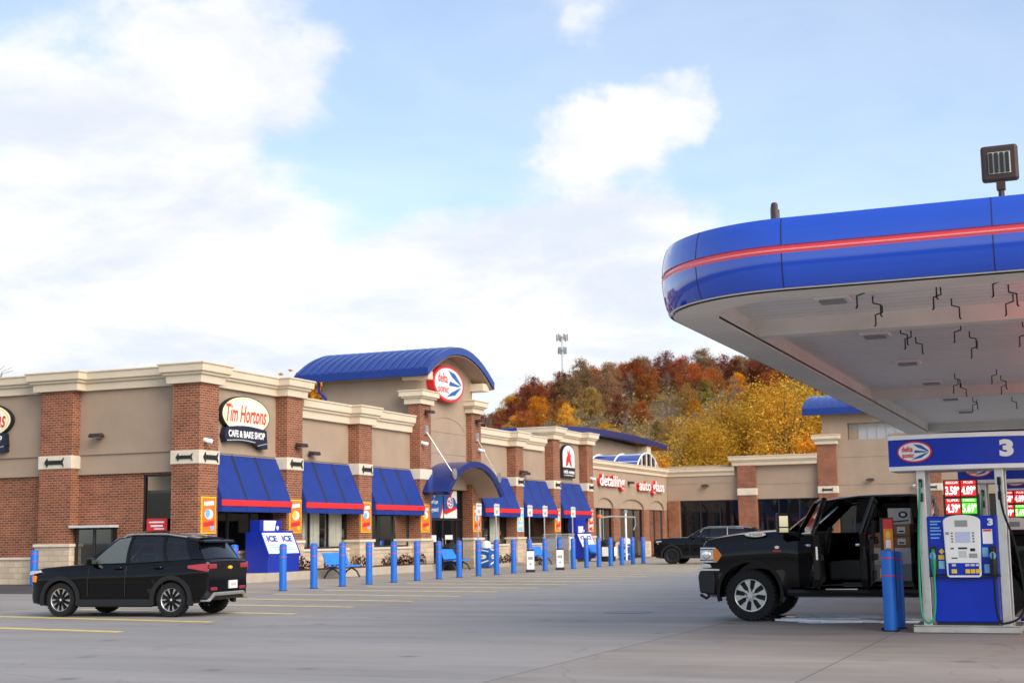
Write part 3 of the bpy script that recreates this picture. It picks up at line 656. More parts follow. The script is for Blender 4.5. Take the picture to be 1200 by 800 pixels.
# tall arched sign with red figure
rs = empty('arched_sign', (-28.4, 77.2, 4.85), 'white arched sign with a red emblem over a black name strip', 'sign')
F = FX(-28.48, 77.2, 5.05)
def arch(w, h0, h): return [(-w/2, h0), (w/2, h0)]+[(w/2*cos(pi*k/20), h0+.55*(h-h0)+.45*(h-h0)*sin(pi*k/20)) for k in range(21)]
mb = MB(); mb.prism(F, arch(2.1, .2, 1.6), 0, .18); mb.build('can', 'black', rs)
mb = MB(); mb.prism(F, arch(1.94, .28, 1.53), .18, .19); mb.build('face', 'white', rs)
mb = MB(); mb.prism(F, [(-.5, .34), (-.25, .36), (.0, .62), (.22, .36), (.5, .34), (.3, .8), (.42, 1.05), (.22, 1.0), (.1, 1.38), (-.05, 1.1), (-.3, 1.36), (-.2, .98), (-.42, .8)], .19, .2); mb.build('emblem', 'red', rs)
mb = MB(); mb.fbox(F, -1.02, 1.02, -.32, .24, 0, .2); mb.build('name_strip', 'black', rs)
text('lettering', 'rich ones', F, 0, .03, 1.75, .22, 'white', rs, .006, .2, bold=.03)
mb = MB(); mb.fbox(F, -.8, .8, -.2, -.15, .2, .206); mb.build('underline', 'lightgrey', rs)
# awnings
AW = ['blue awning over the ice freezer next to the corner pilaster', 'blue awning over the curtained window in the second bay', 'blue awning over the bay just before the entrance tower', 'blue awning over the first bay past the entrance', 'blue awning in the second bay past the entrance', 'blue awning beneath the arched sign']
for (a, b), lab in zip([(41.4, 45.86), (47.0, 51.47), (52.6, 57.12), (63.93, 68.4), (69.43, 73.88), (74.93, 79.48)], AW):
    w = empty('awning', (-28.5, (a+b)/2, 2.4), lab, 'awning', 'blue window awnings along the store front'); w3 = (b-a)/3
    xt, xf = -28.46, -27.78
    mb = MB(); dz = .012
    for i in range(3):
        y0, y1 = a+w3*i+(.02 if i else 0), a+w3*(i+1)-(.02 if i < 2 else 0)
        P = [[(xt+(xf-xt)*v+.03*sin(pi*v)*0-.035*sin(pi*v)*sin(pi*u), y0+(y1-y0)*u, 4.42+(2.83-4.42)*v) for v in [k/8 for k in range(9)]] for u in [k/8 for k in range(9)]]
        mb.grid(P); mb.grid([[(xf+.012*sin(7*u), y0+(y1-y0)*u, 2.62-.2*v) for v in (0, 1)] for u in [k/8 for k in range(9)]])
    mb.build('cloth', 'awning', w, smooth=40, solid=.012)
    mb = MB()
    for y in (a, b): mb.add([(xt, y, 4.42), (xf, y, 2.83), (xf, y, 2.42), (xt, y, 2.42)], [(0, 1, 2, 3)])
    mb.builds('side_panel', 'awning', w, solid=.012)
    mb = MB()
    for i in (1, 2): y = a+w3*i; mb.tube([(xt, y, 4.41), (xf-.01, y, 2.81)], .06, 6)
    mb.builds('seam', 'awning_dark', w)
    mb = MB(); mb.box(xf-.02, xf+.035, a-.03, b+.03, 2.62, 2.83); mb.build('red_band', 'red_trim', w, bevel=.01)
# posters on the pilasters
PO = [(40.86, 'orange', 'orange poster on the corner pilaster'), (46.5, 'orange', 'orange poster on the pilaster behind the ice freezer'), (52.05, 'orange', 'orange poster between the second and third awnings'), (57.62, 'orange', 'orange poster on the pilaster left of the entrance doors'), (63.3, 'orange', 'orange poster on the pilaster right of the entrance doors'), (68.9, 'teal', 'pale aqua poster on a pilaster past the entrance'), (74.4, 'orange', 'orange poster left of the awning under the arched sign'), (79.95, 'red', 'red poster on the last brick pilaster before the detailing shop')]
for i, (y, m, lab) in enumerate(PO):
    p = empty('poster', (-27.94, y, 1.7), lab, 'poster', 'posters on the brick pilasters'); F = FX(-27.998, y, 2.3); z0 = .62
    mb = MB(); mb.fbox(F, -.42, .42, -z0, z0, 0, .03); mb.build('frame', 'white' if m != 'orange' else 'yellow', p)
    mb = MB(); mb.fbox(F, -.38, .38, -z0+.04, z0-.04, .03, .036); mb.build('print', m, p)
    r_ = random.Random(i+3); mb = MB()
    mb.mi = 0; mb.prism(F, ell(.5, .34, 16, cy=.08+r_.uniform(-.1, .1)), .036, .04); mb.prism(F, [(-.3, .44), (.28, .48), (.3, .34), (-.28, .31)], .036, .04)
    mb.mi = 1; mb.prism(F, ell(.28, .3, 12, cx=-.08, cy=.06), .04, .044); mb.prism(F, ell(.2, .2, 12, cx=.2, cy=-.42), .036, .04)
    mb.mi = 2; mb.prism(F, [(-.32, -.25), (.3, -.18), (.3, -.34), (-.32, -.4)], .036, .04)
    mb.build('picture', ['white', 'yellow' if i % 2 else 'sky_blue', 'white' if m != 'orange' else 'red'], p)
# small red promo sign at the flank window
pr = empty('promo_sign', (-29.9, 40.6, 1.8), 'small red promotional sign at the foot of the tall flank window', 'sign'); F = FY(-29.95, 40.72, 2.02)
mb = MB(); mb.fbox(F, -.42, .42, -.22, .2, 0, .03); mb.build('board', 'red', pr)
mb = MB(); mb.fbox(F, -.32, .3, .05, .1, .03, .036); mb.fbox(F, -.25, .25, -.08, -.02, .03, .036); mb.fbox(F, -.1, .3, -.17, -.13, .03, .036); mb.build('strip', 'white', pr)
# wall lamps and cameras
def wall_lamp(F, label, w=.55):
    l = empty('wall_lamp', F.P(0, -.1, 0), label, 'wall lamp', 'dark wall lamps')
    mb = MB(); mb.fbox(F, -.09, .09, -.1, .1, 0, .06); mb.tube([F.P(0, .02, .05), F.P(0, .06, .2)], .035, 8); mb.build('bracket', 'brown', l)
    mb = MB(); mb.prism(F, [(-w/2, -.02), (-w*.36, .07), (w*.36, .07), (w/2, -.02), (w*.4, -.07), (-w*.4, -.07)], .1, .36); hd = mb.build('head', 'brown', l, bevel=.015)
    mb = MB(); mb.fbox(F, -w*.36, w*.36, -.085, -.072, .13, .33); mb.build('lens', 'bulb', l)
for F, lab in [(FY(-32.5, 40.8, 5.15), 'dark wall lamp on the flank stucco left of the corner pilaster'), (FX(-28, 46.6, 4.95), 'dark lamp on the brick beside the cafe sign'), (FX(-28.5, 48.4, 4.75), 'dark wall lamp on stucco above the second awning'),
               (FX(-28, 57.75, 7.05), 'dark wall lamp high on the left tower pilaster'), (FX(-28, 63.4, 7.02), 'dark wall lamp high on the right tower pilaster'), (FX(-28, 69.0, 4.75), 'dark lamp on brick past the entrance'), (FX(-28.5, 70.6, 4.75), 'dark wall lamp on stucco above the second awning past the entrance'),
               (FX(-28, 58.0, 3.72), 'dark lamp under the left end of the entrance canopy'), (FX(-28, 63.55, 3.72), 'dark lamp under the right end of the entrance canopy'), (FX(-28.3, 88.3, 4.78), 'dark wall lamp between the two red channel letter signs'), (FY(-25.5, 97.2, 4.75), 'bronze wall lamp on the wing above the left dark window'), (FY(-14.2, 97.2, 4.85), 'dark wall lamp on the wing under the roof opening')]: wall_lamp(F, lab)
for F, lab in [(FX(-28, 40.6, 4.78), 'white security camera on the corner pilaster'), (FX(-28, 57.35, 5.6), 'white security camera on the left tower pilaster'), (FX(-28, 63.65, 5.6), 'white security camera on the right tower pilaster'), (FX(-28, 80.1, 4.75), 'white security camera on the last brick pilaster'), (FY(-11.4, 97.2, 4.35), 'white security camera on the wing above the pickup')]:
    c = empty('security_camera', F.P(0, -.1, 0), lab, 'camera'); mb = MB(); mb.prism(F, ell(.16, .16, 12, cy=.04), 0, .05); mb.tube([F.P(0, .04, .04), F.P(0, .02, .14)], .03, 8); mb.build('mount', 'white', c)
    mb = MB(); mb.tube([F.P(-.07, .03, .1), F.P(.03, -.02, .26), F.P(.05, -.03, .3)], [.075, .085, .07], 10); mb.build('housing', 'white', c, smooth=40); mb = MB(); mb.tube([F.P(.052, -.031, .302), F.P(.055, -.033, .31)], .05, 10); mb.build('lens', 'black', c)
# ------------------------------------------------------------------ detailing shop: arched doorways, skylight, channel letters
det = empty('detailing_shop', (-28.3, 89, 0), 'low tan stucco shop with three arched doorways joining the store to the wing', 'building')
OP = [(81.8, 85.2), (86.5, 91.6), (92.8, 96.3)]
mb = MB(); x0, x1 = -28.65, -28.3
pts = [(80.6, 5.5)]+[(80.6, 3.1)]
for a, b in OP:
    c, hw = (a+b)/2, (b-a)/2
    pts += [(c+hw*cos(pi-pi*k/16), 3.1+.62*sin(pi*k/16)) for k in range(17)]
pts += [(97.2, 3.1), (97.2, 5.5)]
mb.prism(FX(x1, 0, 0), pts, -.35, 0)
for a, b in OP:
    c, hw = (a+b)/2, (b-a)/2
    mb.prism(FX(x1, 0, 0), [(c+hw*cos(pi-pi*k/16), 3.1+.62*sin(pi*k/16)) for k in range(17)], -.3, -.1)
mb.box(x1, x1+.02, 80.62, 97.18, 4.5, 4.56)
mb.build('stucco_wall', 'stucco', det)
ed = [80.6]+[v for p in OP for v in p]+[97.2]
for i in range(0, 8, 2):
    mb = MB(); mb.box(x0, x1-.01, ed[i], ed[i+1], 1.0, 3.097); q = mb.build('pier', 'brick', det); mb = MB(); mb.box(x0, x1+.05, ed[i]-(.04 if i else 0), ed[i+1]+.04*(i < 6), -.1, 1.0); mb.build('base', 'stone', q)
for (a, b), g_, ml in zip(OP, ('glass', 'glass', 'blueglass'), (1, 2, 1)):
    w = window_x(det, a, b, 0.02, 3.1, -28.5, ml, g_)
mb = MB(); mb.box(-28.62, -28.54, 83.2, 83.9, .1, 3.0); mb.build('door_panel', 'lightgrey', det)
cornice([(-28.32, 80.7), (-28.32, 97.22), (-23.4, 97.22)], 5.43, 5.98).build('cornice', 'cream', det, bevel=.012)
mb = MB(); mb.box(-48, -28.6, 80.62, 97.4, 5.2, 5.4); mb.build('roof', 'grey', det)
mb = MB(); mb.box(-36, -28.7, 80.7, 97, -.05, .02); mb.box(-36.1, -36, 80.7, 97, 0, 3.3); mb.box(-36, -28.7, 80.7, 97, 3.2, 3.3); mb.build('interior', 'room', det)
# glazed barrel skylight on its roof
sk = empty('barrel_skylight', (-31, 94.2, 5.4), 'glazed blue barrel skylight with white ribs on the low roof', 'skylight'); yc, hw, z0, rs_ = 94.2, 2.6, 5.35, 1.62
mb = MB(); mb.grid([[(x, yc-hw*cos(pi*k/24), z0+rs_*sin(pi*k/24)) for x in (-39, -28.75)] for k in range(25)]); mb.build('glazing', 'skyglass', sk, smooth=40)
mb = MB()
for x in [-39, -37.3, -35.6, -33.9, -32.2, -30.5, -28.75]: mb.tube([(x, yc-(hw+.02)*cos(pi*k/24), z0+(rs_+.02)*sin(pi*k/24)) for k in range(25)], .05, 6)
for a in (.35, .65, 1.2): mb.tube([(-39, yc-hw*cos(a), z0+rs_*sin(a)), (-28.75, yc-hw*cos(a), z0+rs_*sin(a))], .03, 6)
mb.build('rib', 'white', sk)
mb = MB(); mb.prism(FX(-28.78, 0, 0), [(yc-hw*cos(pi*k/24), z0+rs_*sin(pi*k/24)) for k in range(25)], -.02, 0); mb.build('end_glazing', 'blueglass', sk)
mb = MB()
for y in (-1.4, -.3, .8, 1.8): mb.box(-28.77, -28.7, yc+y-.025, yc+y+.025, z0, z0+rs_*sqrt(max(0, 1-(y/hw)**2)))
mb.build('mullion', 'white', sk)
# channel letters
for body, y0, y1, z0, z1, lab in [('detailing', 82.05, 86.9, 4.2, 5.15, 'red and white channel letters spelling detailing beside the last brick pilaster'), ('auto glass', 90.0, 95.8, 4.1, 5.05, 'red and white channel letters spelling auto glass near the inner corner')]:
    s = empty('channel_letters', (-28.2, (y0+y1)/2, z0), lab, 'sign'); F = FX(-28.29, (y0+y1)/2, (z0+z1)/2)
    text('returns', body, F, 0, 0, y1-y0, z1-z0, 'red', s, .2, 0, bold=.035); text('letter_faces', body, F, 0, 0, (y1-y0)*.995, (z1-z0)*.97, 'white', s, .012, .2, bold=.02)
# big curved roof further back
ah = empty('back_hall', (-34, 100, 0), 'tan hall behind the shops under a long shallow blue arched roof', 'building')
def shallow(x0, x1, yc, hw, z0, rise, th):
    A = [-1+2*k/30 for k in range(31)]
    mb = MB(); top = [(yc+hw*a, z0+rise*(1-a*a)+th) for a in A]; bot = [(yc+hw*a, z0+rise*(1-a*a)) for a in A]
    mb.prism(FX(0, 0, 0), top+bot[::-1], x0, x1); return mb
rf = shallow(-48, -32.6, 100.2, 12.2, 8.22, .3, .42).build('arched_roof', 'roof_blue', ah, smooth=30)
mb = MB(); mb.prism(FX(-33.6, 0, 0), [(88, 5.4), (109.6, 5.4), (109.6, 8.2), (100, 8.45), (88, 8.2)], -.3, 0); mb.box(-47.5, -33.9, 109.3, 109.6, 0, 7.75); mb.box(-47.5, -33.9, 88, 88.3, 5.4, 7.75); mb.build('wall', 'stucco', ah)
mb = MB(); mb.box(-47, -32.8, 107.4, 108.4, 7.75, 8.3); mb.build('eave_beam', 'cream', ah)
# ------------------------------------------------------------------ car wash wing facing the camera
wing = empty('car_wash_wing', (-16, 97.2, 0), 'tan stucco wing with brick piers, dark glazing and a small barrel roofed tower', 'building')
mb = MB(); mb.box(-28.28, -16.9, 97.2, 97.5, 3.75, 6.15); mb.box(-28.28, -23.4, 97.18, 97.2, 4.9, 4.95); mb.box(-23.3, -17.7, 97.18, 97.2, 4.75, 4.8)
mb.box(-16.9, -15.6, 97.2, 97.5, 3.75, 9.3); mb.box(-15.6, -11.0, 97.2, 97.5, 3.75, 7.55); mb.box(-15.6, -11.0, 97.2, 97.5, 8.68, 9.3); mb.box(-11, -2, 97.2, 97.5, 3.75, 9.3); mb.box(-17.3, -16.9, 97.21, 97.5, 7, 9.3); mb.box(-17.3, -17.0, 97.5, 104, 5.5, 9.3)
mb.box(-16.35, -2, 97.18, 97.2, 4.55, 4.6); mb.box(-16.35, -2, 97.18, 97.2, 6.4, 6.43)
mb.build('stucco_wall', 'stucco', wing)
mb = MB(); mb.box(-15.7, -10.9, 97.9, 98.0, 7.5, 8.75)
for k in range(8): mb.box(-15.6+k*.62, -15.55+k*.62, 97.85, 97.9, 7.55, 8.68)
lv = mb.build('louvre', 'lightgrey', wing); mb = MB(); mb.box(-15.6, -15.0, 97.7, 97.88, 7.56, 8.3); mb.box(-12.9, -11, 97.7, 97.88, 7.56, 7.9); mb.builds('recess_block', 'stucco_trim', wing)
cornice([(-23.42, 98.5), (-23.42, 96.95), (-17.65, 96.95)], 6.04, 6.7).build('cornice', 'cream', wing, bevel=.012)
mb = MB(); mb.box(-28.2, -27.4, 97.0, 97.45, -.1, 3.75); mb.build('pier', 'brick', wing)
pilaster(wing, -23.15, -21.9, 96.8, 97.4, 6.06, plates='', base=False)
pilaster(wing, -17.63, -16.38, 96.8, 97.4, 7.32, plates='Y', base=False, cap=(7.3, 7.94)); pilaster(wing, -10.9, -9.65, 96.8, 97.4, 6.3, plates='Y', base=False); pilaster(wing, -4.2, -2.95, 96.8, 97.4, 6.3, plates='', base=False)
for a, b, ml in [(-27.4, -23.15, 2), (-21.9, -17.63, 2), (-16.38, -10.9, 2), (-9.65, -4.2, 2)]: window_y(wing, a, b, .02, 3.75, 97.35, ml, 'blueglass')
mb = MB(); mb.box(-28.2, -2, 97.5, 112, 5.6, 5.8); mb.box(-2.2, -2, 97.5, 112, 0, 9.3); mb.build('roof', 'grey', wing)
mb = MB(); mb.box(-28.2, -2.2, 104, 104.1, 0, 5.5); mb.box(-28.2, -2.2, 97.5, 104, -.05, .02); mb.build('interior', 'room', wing)
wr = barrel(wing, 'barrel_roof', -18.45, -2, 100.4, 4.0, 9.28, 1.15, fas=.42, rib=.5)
# ------------------------------------------------------------------ vehicles: nose towards -x, camera side -y, origin under the front axle
def loft(st, crown=.02):
    rings = []
    for x, zb, zt, w in st:
        h = zt-zb
        half = [(0, zb), (w*.8, zb), (w*.955, zb+.05*h), (w*.99, zb+.18*h), (w*.972, zb+.42*h), (w*.985, zb+.6*h), (w, zb+.69*h), (w*.985, zb+.745*h), (w*.962, zb+.86*h), (w*.945, zb+.95*h), (w*.91, zt-.008*h), (w*.85, zt), (w*.45, zt+crown*.8), (0, zt+crown)]
        rings.append([(x, y, z) for y, z in half]+[(x, -y, z) for y, z in half[-2:0:-1]])
    mb = MB(); mb.grid(rings, closed=True); k = len(rings[0])
    mb.add(rings[0], [tuple(range(k))]); mb.add(rings[-1], [tuple(range(k-1, -1, -1))]); return mb
def cutcyl(x, z, r, y0, y1):
    mb = MB(); mb.tube([(x, y0, z), (x, y1, z)], r, 40); o = mb.build('cut', 'black'); o.location = (0, 0, 0)
    for v in o.data.vertices: v.co = v.co+Vector(ORG[o.name])
    return o
def cutbox(*a):
    mb = MB(); mb.box(*a); o = mb.build('cut', 'black'); o.location = (0, 0, 0)
    for v in o.data.vertices: v.co = v.co+Vector(ORG[o.name])
    return o
def body_mesh(st, root, mat, cuts, crown=.02, bev=0):
    o = loft(st, crown).build('body', mat, None, smooth=35); off = Vector(ORG[o.name]); o.location = (0, 0, 0)
    for v in o.data.vertices: v.co = v.co+off
    boolean(o, cuts); o.parent = root; ORG[o.name] = ORG[root.name] if root else Vector(); return o
def patch(P, nu=8, nv=6, bu=(0, 0, 0), bv=(0, 0, 0)):
    a, b, c, d = [Vector(p) for p in P]; bu = Vector(bu); bv = Vector(bv)
    return [[a*(1-u)*(1-v)+b*u*(1-v)+c*u*v+d*(1-u)*v+bu*(4*u*(1-u))+bv*(4*v*(1-v)) for v in [j/nv for j in range(nv+1)]] for u in [i/nu for i in range(nu+1)]]
class Loc:      # builds parts in local coordinates under a root standing elsewhere
    def __init__(s, root): s.root = root; ORG[root.name] = Vector((0, 0, 0))
def wheel(root, x, y, r, wd, side, style, rimr):
    s = side                                     # -1 = outer face towards -y
    mb = MB()
    prof = [(rimr, -wd/2+.02), (rimr+.02, -wd/2), (r-.03, -wd/2+.005), (r-.004, -wd/2+.045), (r, -wd*.2), (r, wd*.2), (r-.004, wd/2-.045), (r-.03, wd/2-.005), (rimr+.02, wd/2), (rimr, wd/2-.02)]
    mb.lathe((x, y, r), prof, 40, 'y')
    for k in range(36):                           # shoulder tread blocks
        a = 2*pi*k/36; ca, sa = cos(a), sin(a)
        for sg in (-1, 1):
            F = Fr((x+ca*(r-.02), y+sg*(wd/2-.03), r+sa*(r-.02)), (-sa, 0, ca), (0, 1, 0)); mb.fbox(F, -r*.05, r*.05, -.03, .03, -.012, .026)
    ty = mb.build('wheel', 'rubber', root, smooth=40)
    yo = y+s*(wd/2-.035)
    mb = MB(); mb.lathe((x, y, r), [(rimr, -wd/2+.02), (rimr*.94, -wd/2+.03), (rimr*.9, 0), (rimr*.94, wd/2-.03), (rimr, wd/2-.02)], 40, 'y'); mb.lathe((x, y+s*wd*.1, r), [(rimr*.9, 0), (0.01, .0)], 40, 'y', 1)
    mb.mi = 0
    F = Fr((x, yo, r), (1 if s < 0 else -1, 0, 0), (0, 0, 1))     # n points outward
    if style == 'chrome':
        for k in range(8):
            a = 2*pi*k/8+.2
            def q(rr, da): return (rr*cos(a+da), rr*sin(a+da))
            mb.prism(F, [q(rimr*.2, -.34), q(rimr*.5, -.13), q(rimr*.98, -.22), q(rimr*.98, .22), q(rimr*.5, .13), q(rimr*.2, .34)], -.07, .0)
        mb.prism(F, ell(rimr*.42, rimr*.42, 20), -.02, .03); mb.lathe((x, yo, r), [(rimr*.99, s*-.02), (rimr*1.02, s*.012), (rimr*.93, s*.01), (rimr*.9, s*-.05)], 40, 'y')
        mb.build('rim', ['alloy', 'black'], ty, smooth=35)
        mb = MB(); mb.prism(F, ell(rimr*.3, rimr*.3, 16), .03, .05)
        for k in range(8): mb.prism(F, ell(.03, .03, 6, cx=rimr*.31*cos(k*pi/4), cy=rimr*.31*sin(k*pi/4)), 0, .03)
        mb.build('hub_cap', 'lightgrey', ty)
    else:
        for k in range(5):
            a = 2*pi*k/5+.3
            def q(rr, da): return (rr*cos(a+da), rr*sin(a+da))
            for da in (-.3, .3): mb.mi = 1; mb.prism(F, [q(rimr*.18, da*.5-.12), q(rimr*.97, da-.13), q(rimr*.97, da+.13), q(rimr*.18, da*.5+.12)], -.06, 0)
            mb.mi = 0
            if style == 'silver':
                for da in (-.36, .36): mb.prism(F, [q(rimr*.5, da*.9-.06), q(rimr*.95, da-.11), q(rimr*.95, da+.11), q(rimr*.5, da*.9+.04)], 0, .006)
        mb.mi = 1; mb.prism(F, ell(rimr*.4, rimr*.4, 16), -.05, .01); mb.build('rim', ['alloy' if style == 'silver' else 'cladding', 'black'], ty, smooth=35)
        mb = MB(); mb.prism(F, ell(rimr*.2, rimr*.2, 12), .01, .015); mb.build('hub_cap', 'lightgrey' if style == 'silver' else 'cladding', ty)
    return ty
def cabin(root, bel, roo, kinds, paint='carpaint', glassm=None, near=True, crown=.05, side_b=.035, trim=None, th=.03):
    """bel/roo: belt and roof points per pillar edge (x, y, z); kinds[k] = paint | name of glass material between k and k+1"""
    for s in ((-1, 1)):
        mb = MB()
        for k in range(len(bel)-1):
            kd = kinds[k]
            if kd is None or (kd == 'open' and s == -1): 
                continue
            P = [(bel[k][0], s*bel[k][1], bel[k][2]), (bel[k+1][0], s*bel[k+1][1], bel[k+1][2]), (roo[k+1][0], s*roo[k+1][1], roo[k+1][2]), (roo[k][0], s*roo[k][1], roo[k][2])]
            g = patch(P, 4, 6, bv=(0, s*side_b, 0))
            if kd == 'paint': mb.grid(g)
            else:
                w = MB(); w.grid(g); w.build('side_window', ((glassm or 'carglass') if k == 1 else 'darkglass') if kd == 'open' else kd, root, smooth=60)
        mb.builds('pillar', paint, root, smooth=45, solid=th)
    n = len(roo); mb = MB()
    for k in range(n-1):
        a, b = roo[k], roo[k+1]
        nu = 3
        rows = []
        for i in range(nu+1):
            u = i/nu; x = a[0]*(1-u)+b[0]*u; y = a[1]*(1-u)+b[1]*u; z = a[2]*(1-u)+b[2]*u
            rows.append([(x, y*cos(pi*j/10), z+crown*sin(pi*j/10)**.8 if 0 < j < 10 else z) for j in range(11)])
        mb.grid(rows)
    mb.build('roof', paint, root, smooth=45, solid=th)
    P = [(bel[0][0]-.02, -bel[0][1], bel[0][2]), (bel[0][0]-.02, bel[0][1], bel[0][2]), (roo[0][0], roo[0][1], roo[0][2]), (roo[0][0], -roo[0][1], roo[0][2])]
    mb = MB(); mb.grid(patch(P, 10, 6, bu=(-.14, 0, 0.03))); mb.build('windshield', 'carglass', root, smooth=60)
    P = [(bel[-1][0], -bel[-1][1], bel[-1][2]), (bel[-1][0], bel[-1][1], bel[-1][2]), (roo[-1][0], roo[-1][1], roo[-1][2]), (roo[-1][0], -roo[-1][1], roo[-1][2])]
    mb = MB(); mb.grid(patch(P, 10, 6, bu=(.06, 0, 0.02))); mb.build('rear_window', 'darkglass', root, smooth=60)
def seat(root, x, y, w=.5, z=.62, h=.62, name='seat'):
    mb = MB(); mb.box(x-.25, x+.28, y-w/2, y+w/2, z-.3, z); mb.prism(FY(0, y-w/2, 0), [(x+.2, z-.1), (x+.4, z-.1), (x+.52, z+h), (x+.38, z+h)], -w, 0); mb.prism(FY(0, y-.13, 0), [(x+.4, z+h+.03), (x+.5, z+h+.03), (x+.53, z+h+.22), (x+.44, z+h+.22)], -.26, 0)
    mb.build(name, 'interior', root, bevel=.04)
def arch_ring(x, z, r0, r1, y0, y1, a0=-.25, a1=pi+.25, n=24):
    pts = [(x+r1*cos(a0+(a1-a0)*k/n), z+r1*sin(a0+(a1-a0)*k/n)) for k in range(n+1)]+[(x+r0*cos(a1+(a0-a1)*k/n), z+r0*sin(a1+(a0-a1)*k/n)) for k in range(n+1)]
    mb = MB(); mb.prism(FY(0, y0, 0), pts, y0-y1, 0); return mb
def mirror(root, x, y, z, s, w, h, d, arm, mats=('carpaint', 'steel')):
    mb = MB(); mb.box(x-d/2, x+d/2, min(y, y+s*w), max(y, y+s*w), z, z+h); m = mb.build('wing_mirror', mats[0], root, bevel=.03)
    mb = MB(); mb.box(x+d/2, x+d/2+.004, min(y+s*.025, y+s*(w-.025)), max(y+s*.025, y+s*(w-.025)), z+.03, z+h-.03); mb.build('mirror_glass', 'mirror', m)
    mb = MB(); mb.tube([(x+arm, y-s*.12, z+.04), (x, y+s*.05, z+.06)], .03, 8); mb.build('arm', mats[0], m)
def suv(name, loc, label, L_=3.54, H=1.56, W_=.905, wb=2.64, r=.345, style='silver', big=False):
    root = empty(name, loc, label, 'car'); ORG[root.name] = Vector((0, 0, 0)); w = W_
    st = [(-.85, .42, .72, w*.70), (-.83, .30, .84, w*.80), (-.74, .24, .95, w*.91), (-.5, .21, .995, w*.98), (0, .2, 1.03, w), (.55, .2, 1.065, w), (1.3, .2, 1.075, w*.995), (2.0, .2, 1.095, w*.995), (2.64, .22, 1.125, w), (3.05, .27, 1.14, w*.98), (3.28, .33, 1.135, w*.94), (3.4, .4, 1.12, w*.905), (3.44, .46, 1.08, w*.87)]
    if big: st = [(-.95, .5, 1.0, w*.8), (-.92, .36, 1.12, w*.9), (-.8, .3, 1.2, w*.96), (-.5, .28, 1.24, w), (0, .28, 1.27, w), (.7, .28, 1.27, w), (1.6, .28, 1.27, w), (wb, .3, 1.28, w), (wb+.7, .36, 1.27, w*.97), (wb+1.1, .42, 1.22, w*.92), (wb+1.14, .5, 1.1, w*.88)]
    cuts = [cutcyl(x, r, r+.075, a, b) for x in (0, wb) for a, b in ((-1.2, -w+.3), (w-.3, 1.2))]
    body_mesh(st, root, 'carpaint', cuts)
    if not big:
        bel = [(.50, .79, 1.05), (.66, .80, 1.065), (1.52, .81, 1.085), (1.60, .81, 1.087), (2.42, .80, 1.12), (2.50, .80, 1.125), (3.0, .75, 1.145), (3.29, .69, 1.14)]
        roo = [(1.10, .60, 1.52), (1.22, .61, 1.565), (1.54, .62, 1.61), (1.61, .62, 1.615), (2.3, .62, 1.603), (2.38, .62, 1.598), (2.8, .59, 1.555), (3.02, .57, 1.52)]
        kinds = ['paint', 'glareglass', 'paint', 'darkglass', 'paint', 'darkglass', 'paint']
    else:
        bel = [(.75, .84, 1.24), (.9, .85, 1.25), (1.75, .86, 1.26), (1.83, .86, 1.26), (2.65, .86, 1.27), (2.75, .85, 1.27), (3.75, .82, 1.28), (4.02, .8, 1.28)]
        roo = [(1.45, .66, 1.66), (1.55, .67, 1.69), (1.8, .68, 1.72), (1.88, .68, 1.725), (2.6, .68, 1.725), (2.7, .68, 1.72), (3.5, .66, 1.68), (3.85, .64, 1.64)]
        kinds = ['paint', 'carglass', 'paint', 'darkglass', 'paint', 'darkglass', 'paint']
    cabin(root, bel, roo, kinds)
    for y in (-.38, .38): seat(root, 1.3, y); seat(root, 2.15, y)
    mb = MB(); mb.lathe((0, 0, 0), [(.17, -.015), (.19, 0), (.17, .015)], 20, 'x')
    mb.v = [(x*.9+.95, y-.4, z+1.0) for x, y, z in mb.v]; mb.build('steering_wheel', 'interior', root)
    rr = r*.68 if not big else r*.6
    for x in (0, wb):
        for s in (-1, 1): wheel(root, x, s*(w-.115), r, .225, s, style, rr)
    def surf(x, z):
        for (xa, ba, ta, wa), (xb, bb_, tb, wb_) in zip(st, st[1:]):
            if xa <= x <= xb:
                q = (x-xa)/(xb-xa); zb_, zt_, ww = ba+(bb_-ba)*q, ta+(tb-ta)*q, wa+(wb_-wa)*q; h_ = (z-zb_)/(zt_-zb_)
                pf = [(0, .8), (.05, .955), (.18, .99), (.42, .972), (.6, .985), (.69, 1), (.745, .985), (.86, .962), (.95, .945), (.992, .91), (1, .85)]
                for (h0, m0), (h1, m1) in zip(pf, pf[1:]):
                    if h0 <= h_ <= h1: return ww*(m0+(m1-m0)*(h_-h0)/(h1-h0))
        return w*.9
    for s in (-1, 1):
        y0, y1 = (-(w+.012), -(w-.1)) if s < 0 else (w-.1, w+.012)
        for x in (0, wb): arch_ring(x, r, r+.05, r+.14, min(y0, y1), max(y0, y1)).build('wheel_arch', 'cladding', root, smooth=40)
        mb = MB(); mb.box(r+.1, wb-r-.1, min(y0, y1), max(y0, y1), .2 if not big else .28, .36 if not big else .42); mb.build('sill', 'cladding', root, bevel=.03)
        for x in ((1.35, 2.3) if not big else (1.6, 2.55)):
            mb = MB(); mb.tube([(x-.11, s*(w-.005), bel[3][2]-.1), (x-.08, s*(w+.03), bel[3][2]-.1), (x+.08, s*(w+.03), bel[3][2]-.1), (x+.11, s*(w-.005), bel[3][2]-.1)], .016, 6); mb.build('door_handle', 'carpaint', root, smooth=50)
        mirror(root, bel[1][0]+.12, s*(bel[1][1]+.05), bel[1][2]-.02, s, .2, .14, .12, .04)
        # window surround and shut lines
        mb = MB(); mb.tube([(b[0], s*(b[1]+.03), b[2]-.005) for b in bel[1:-1]], .009, 5); mb.build('window_trim', 'steel' if big else 'cladding', root)
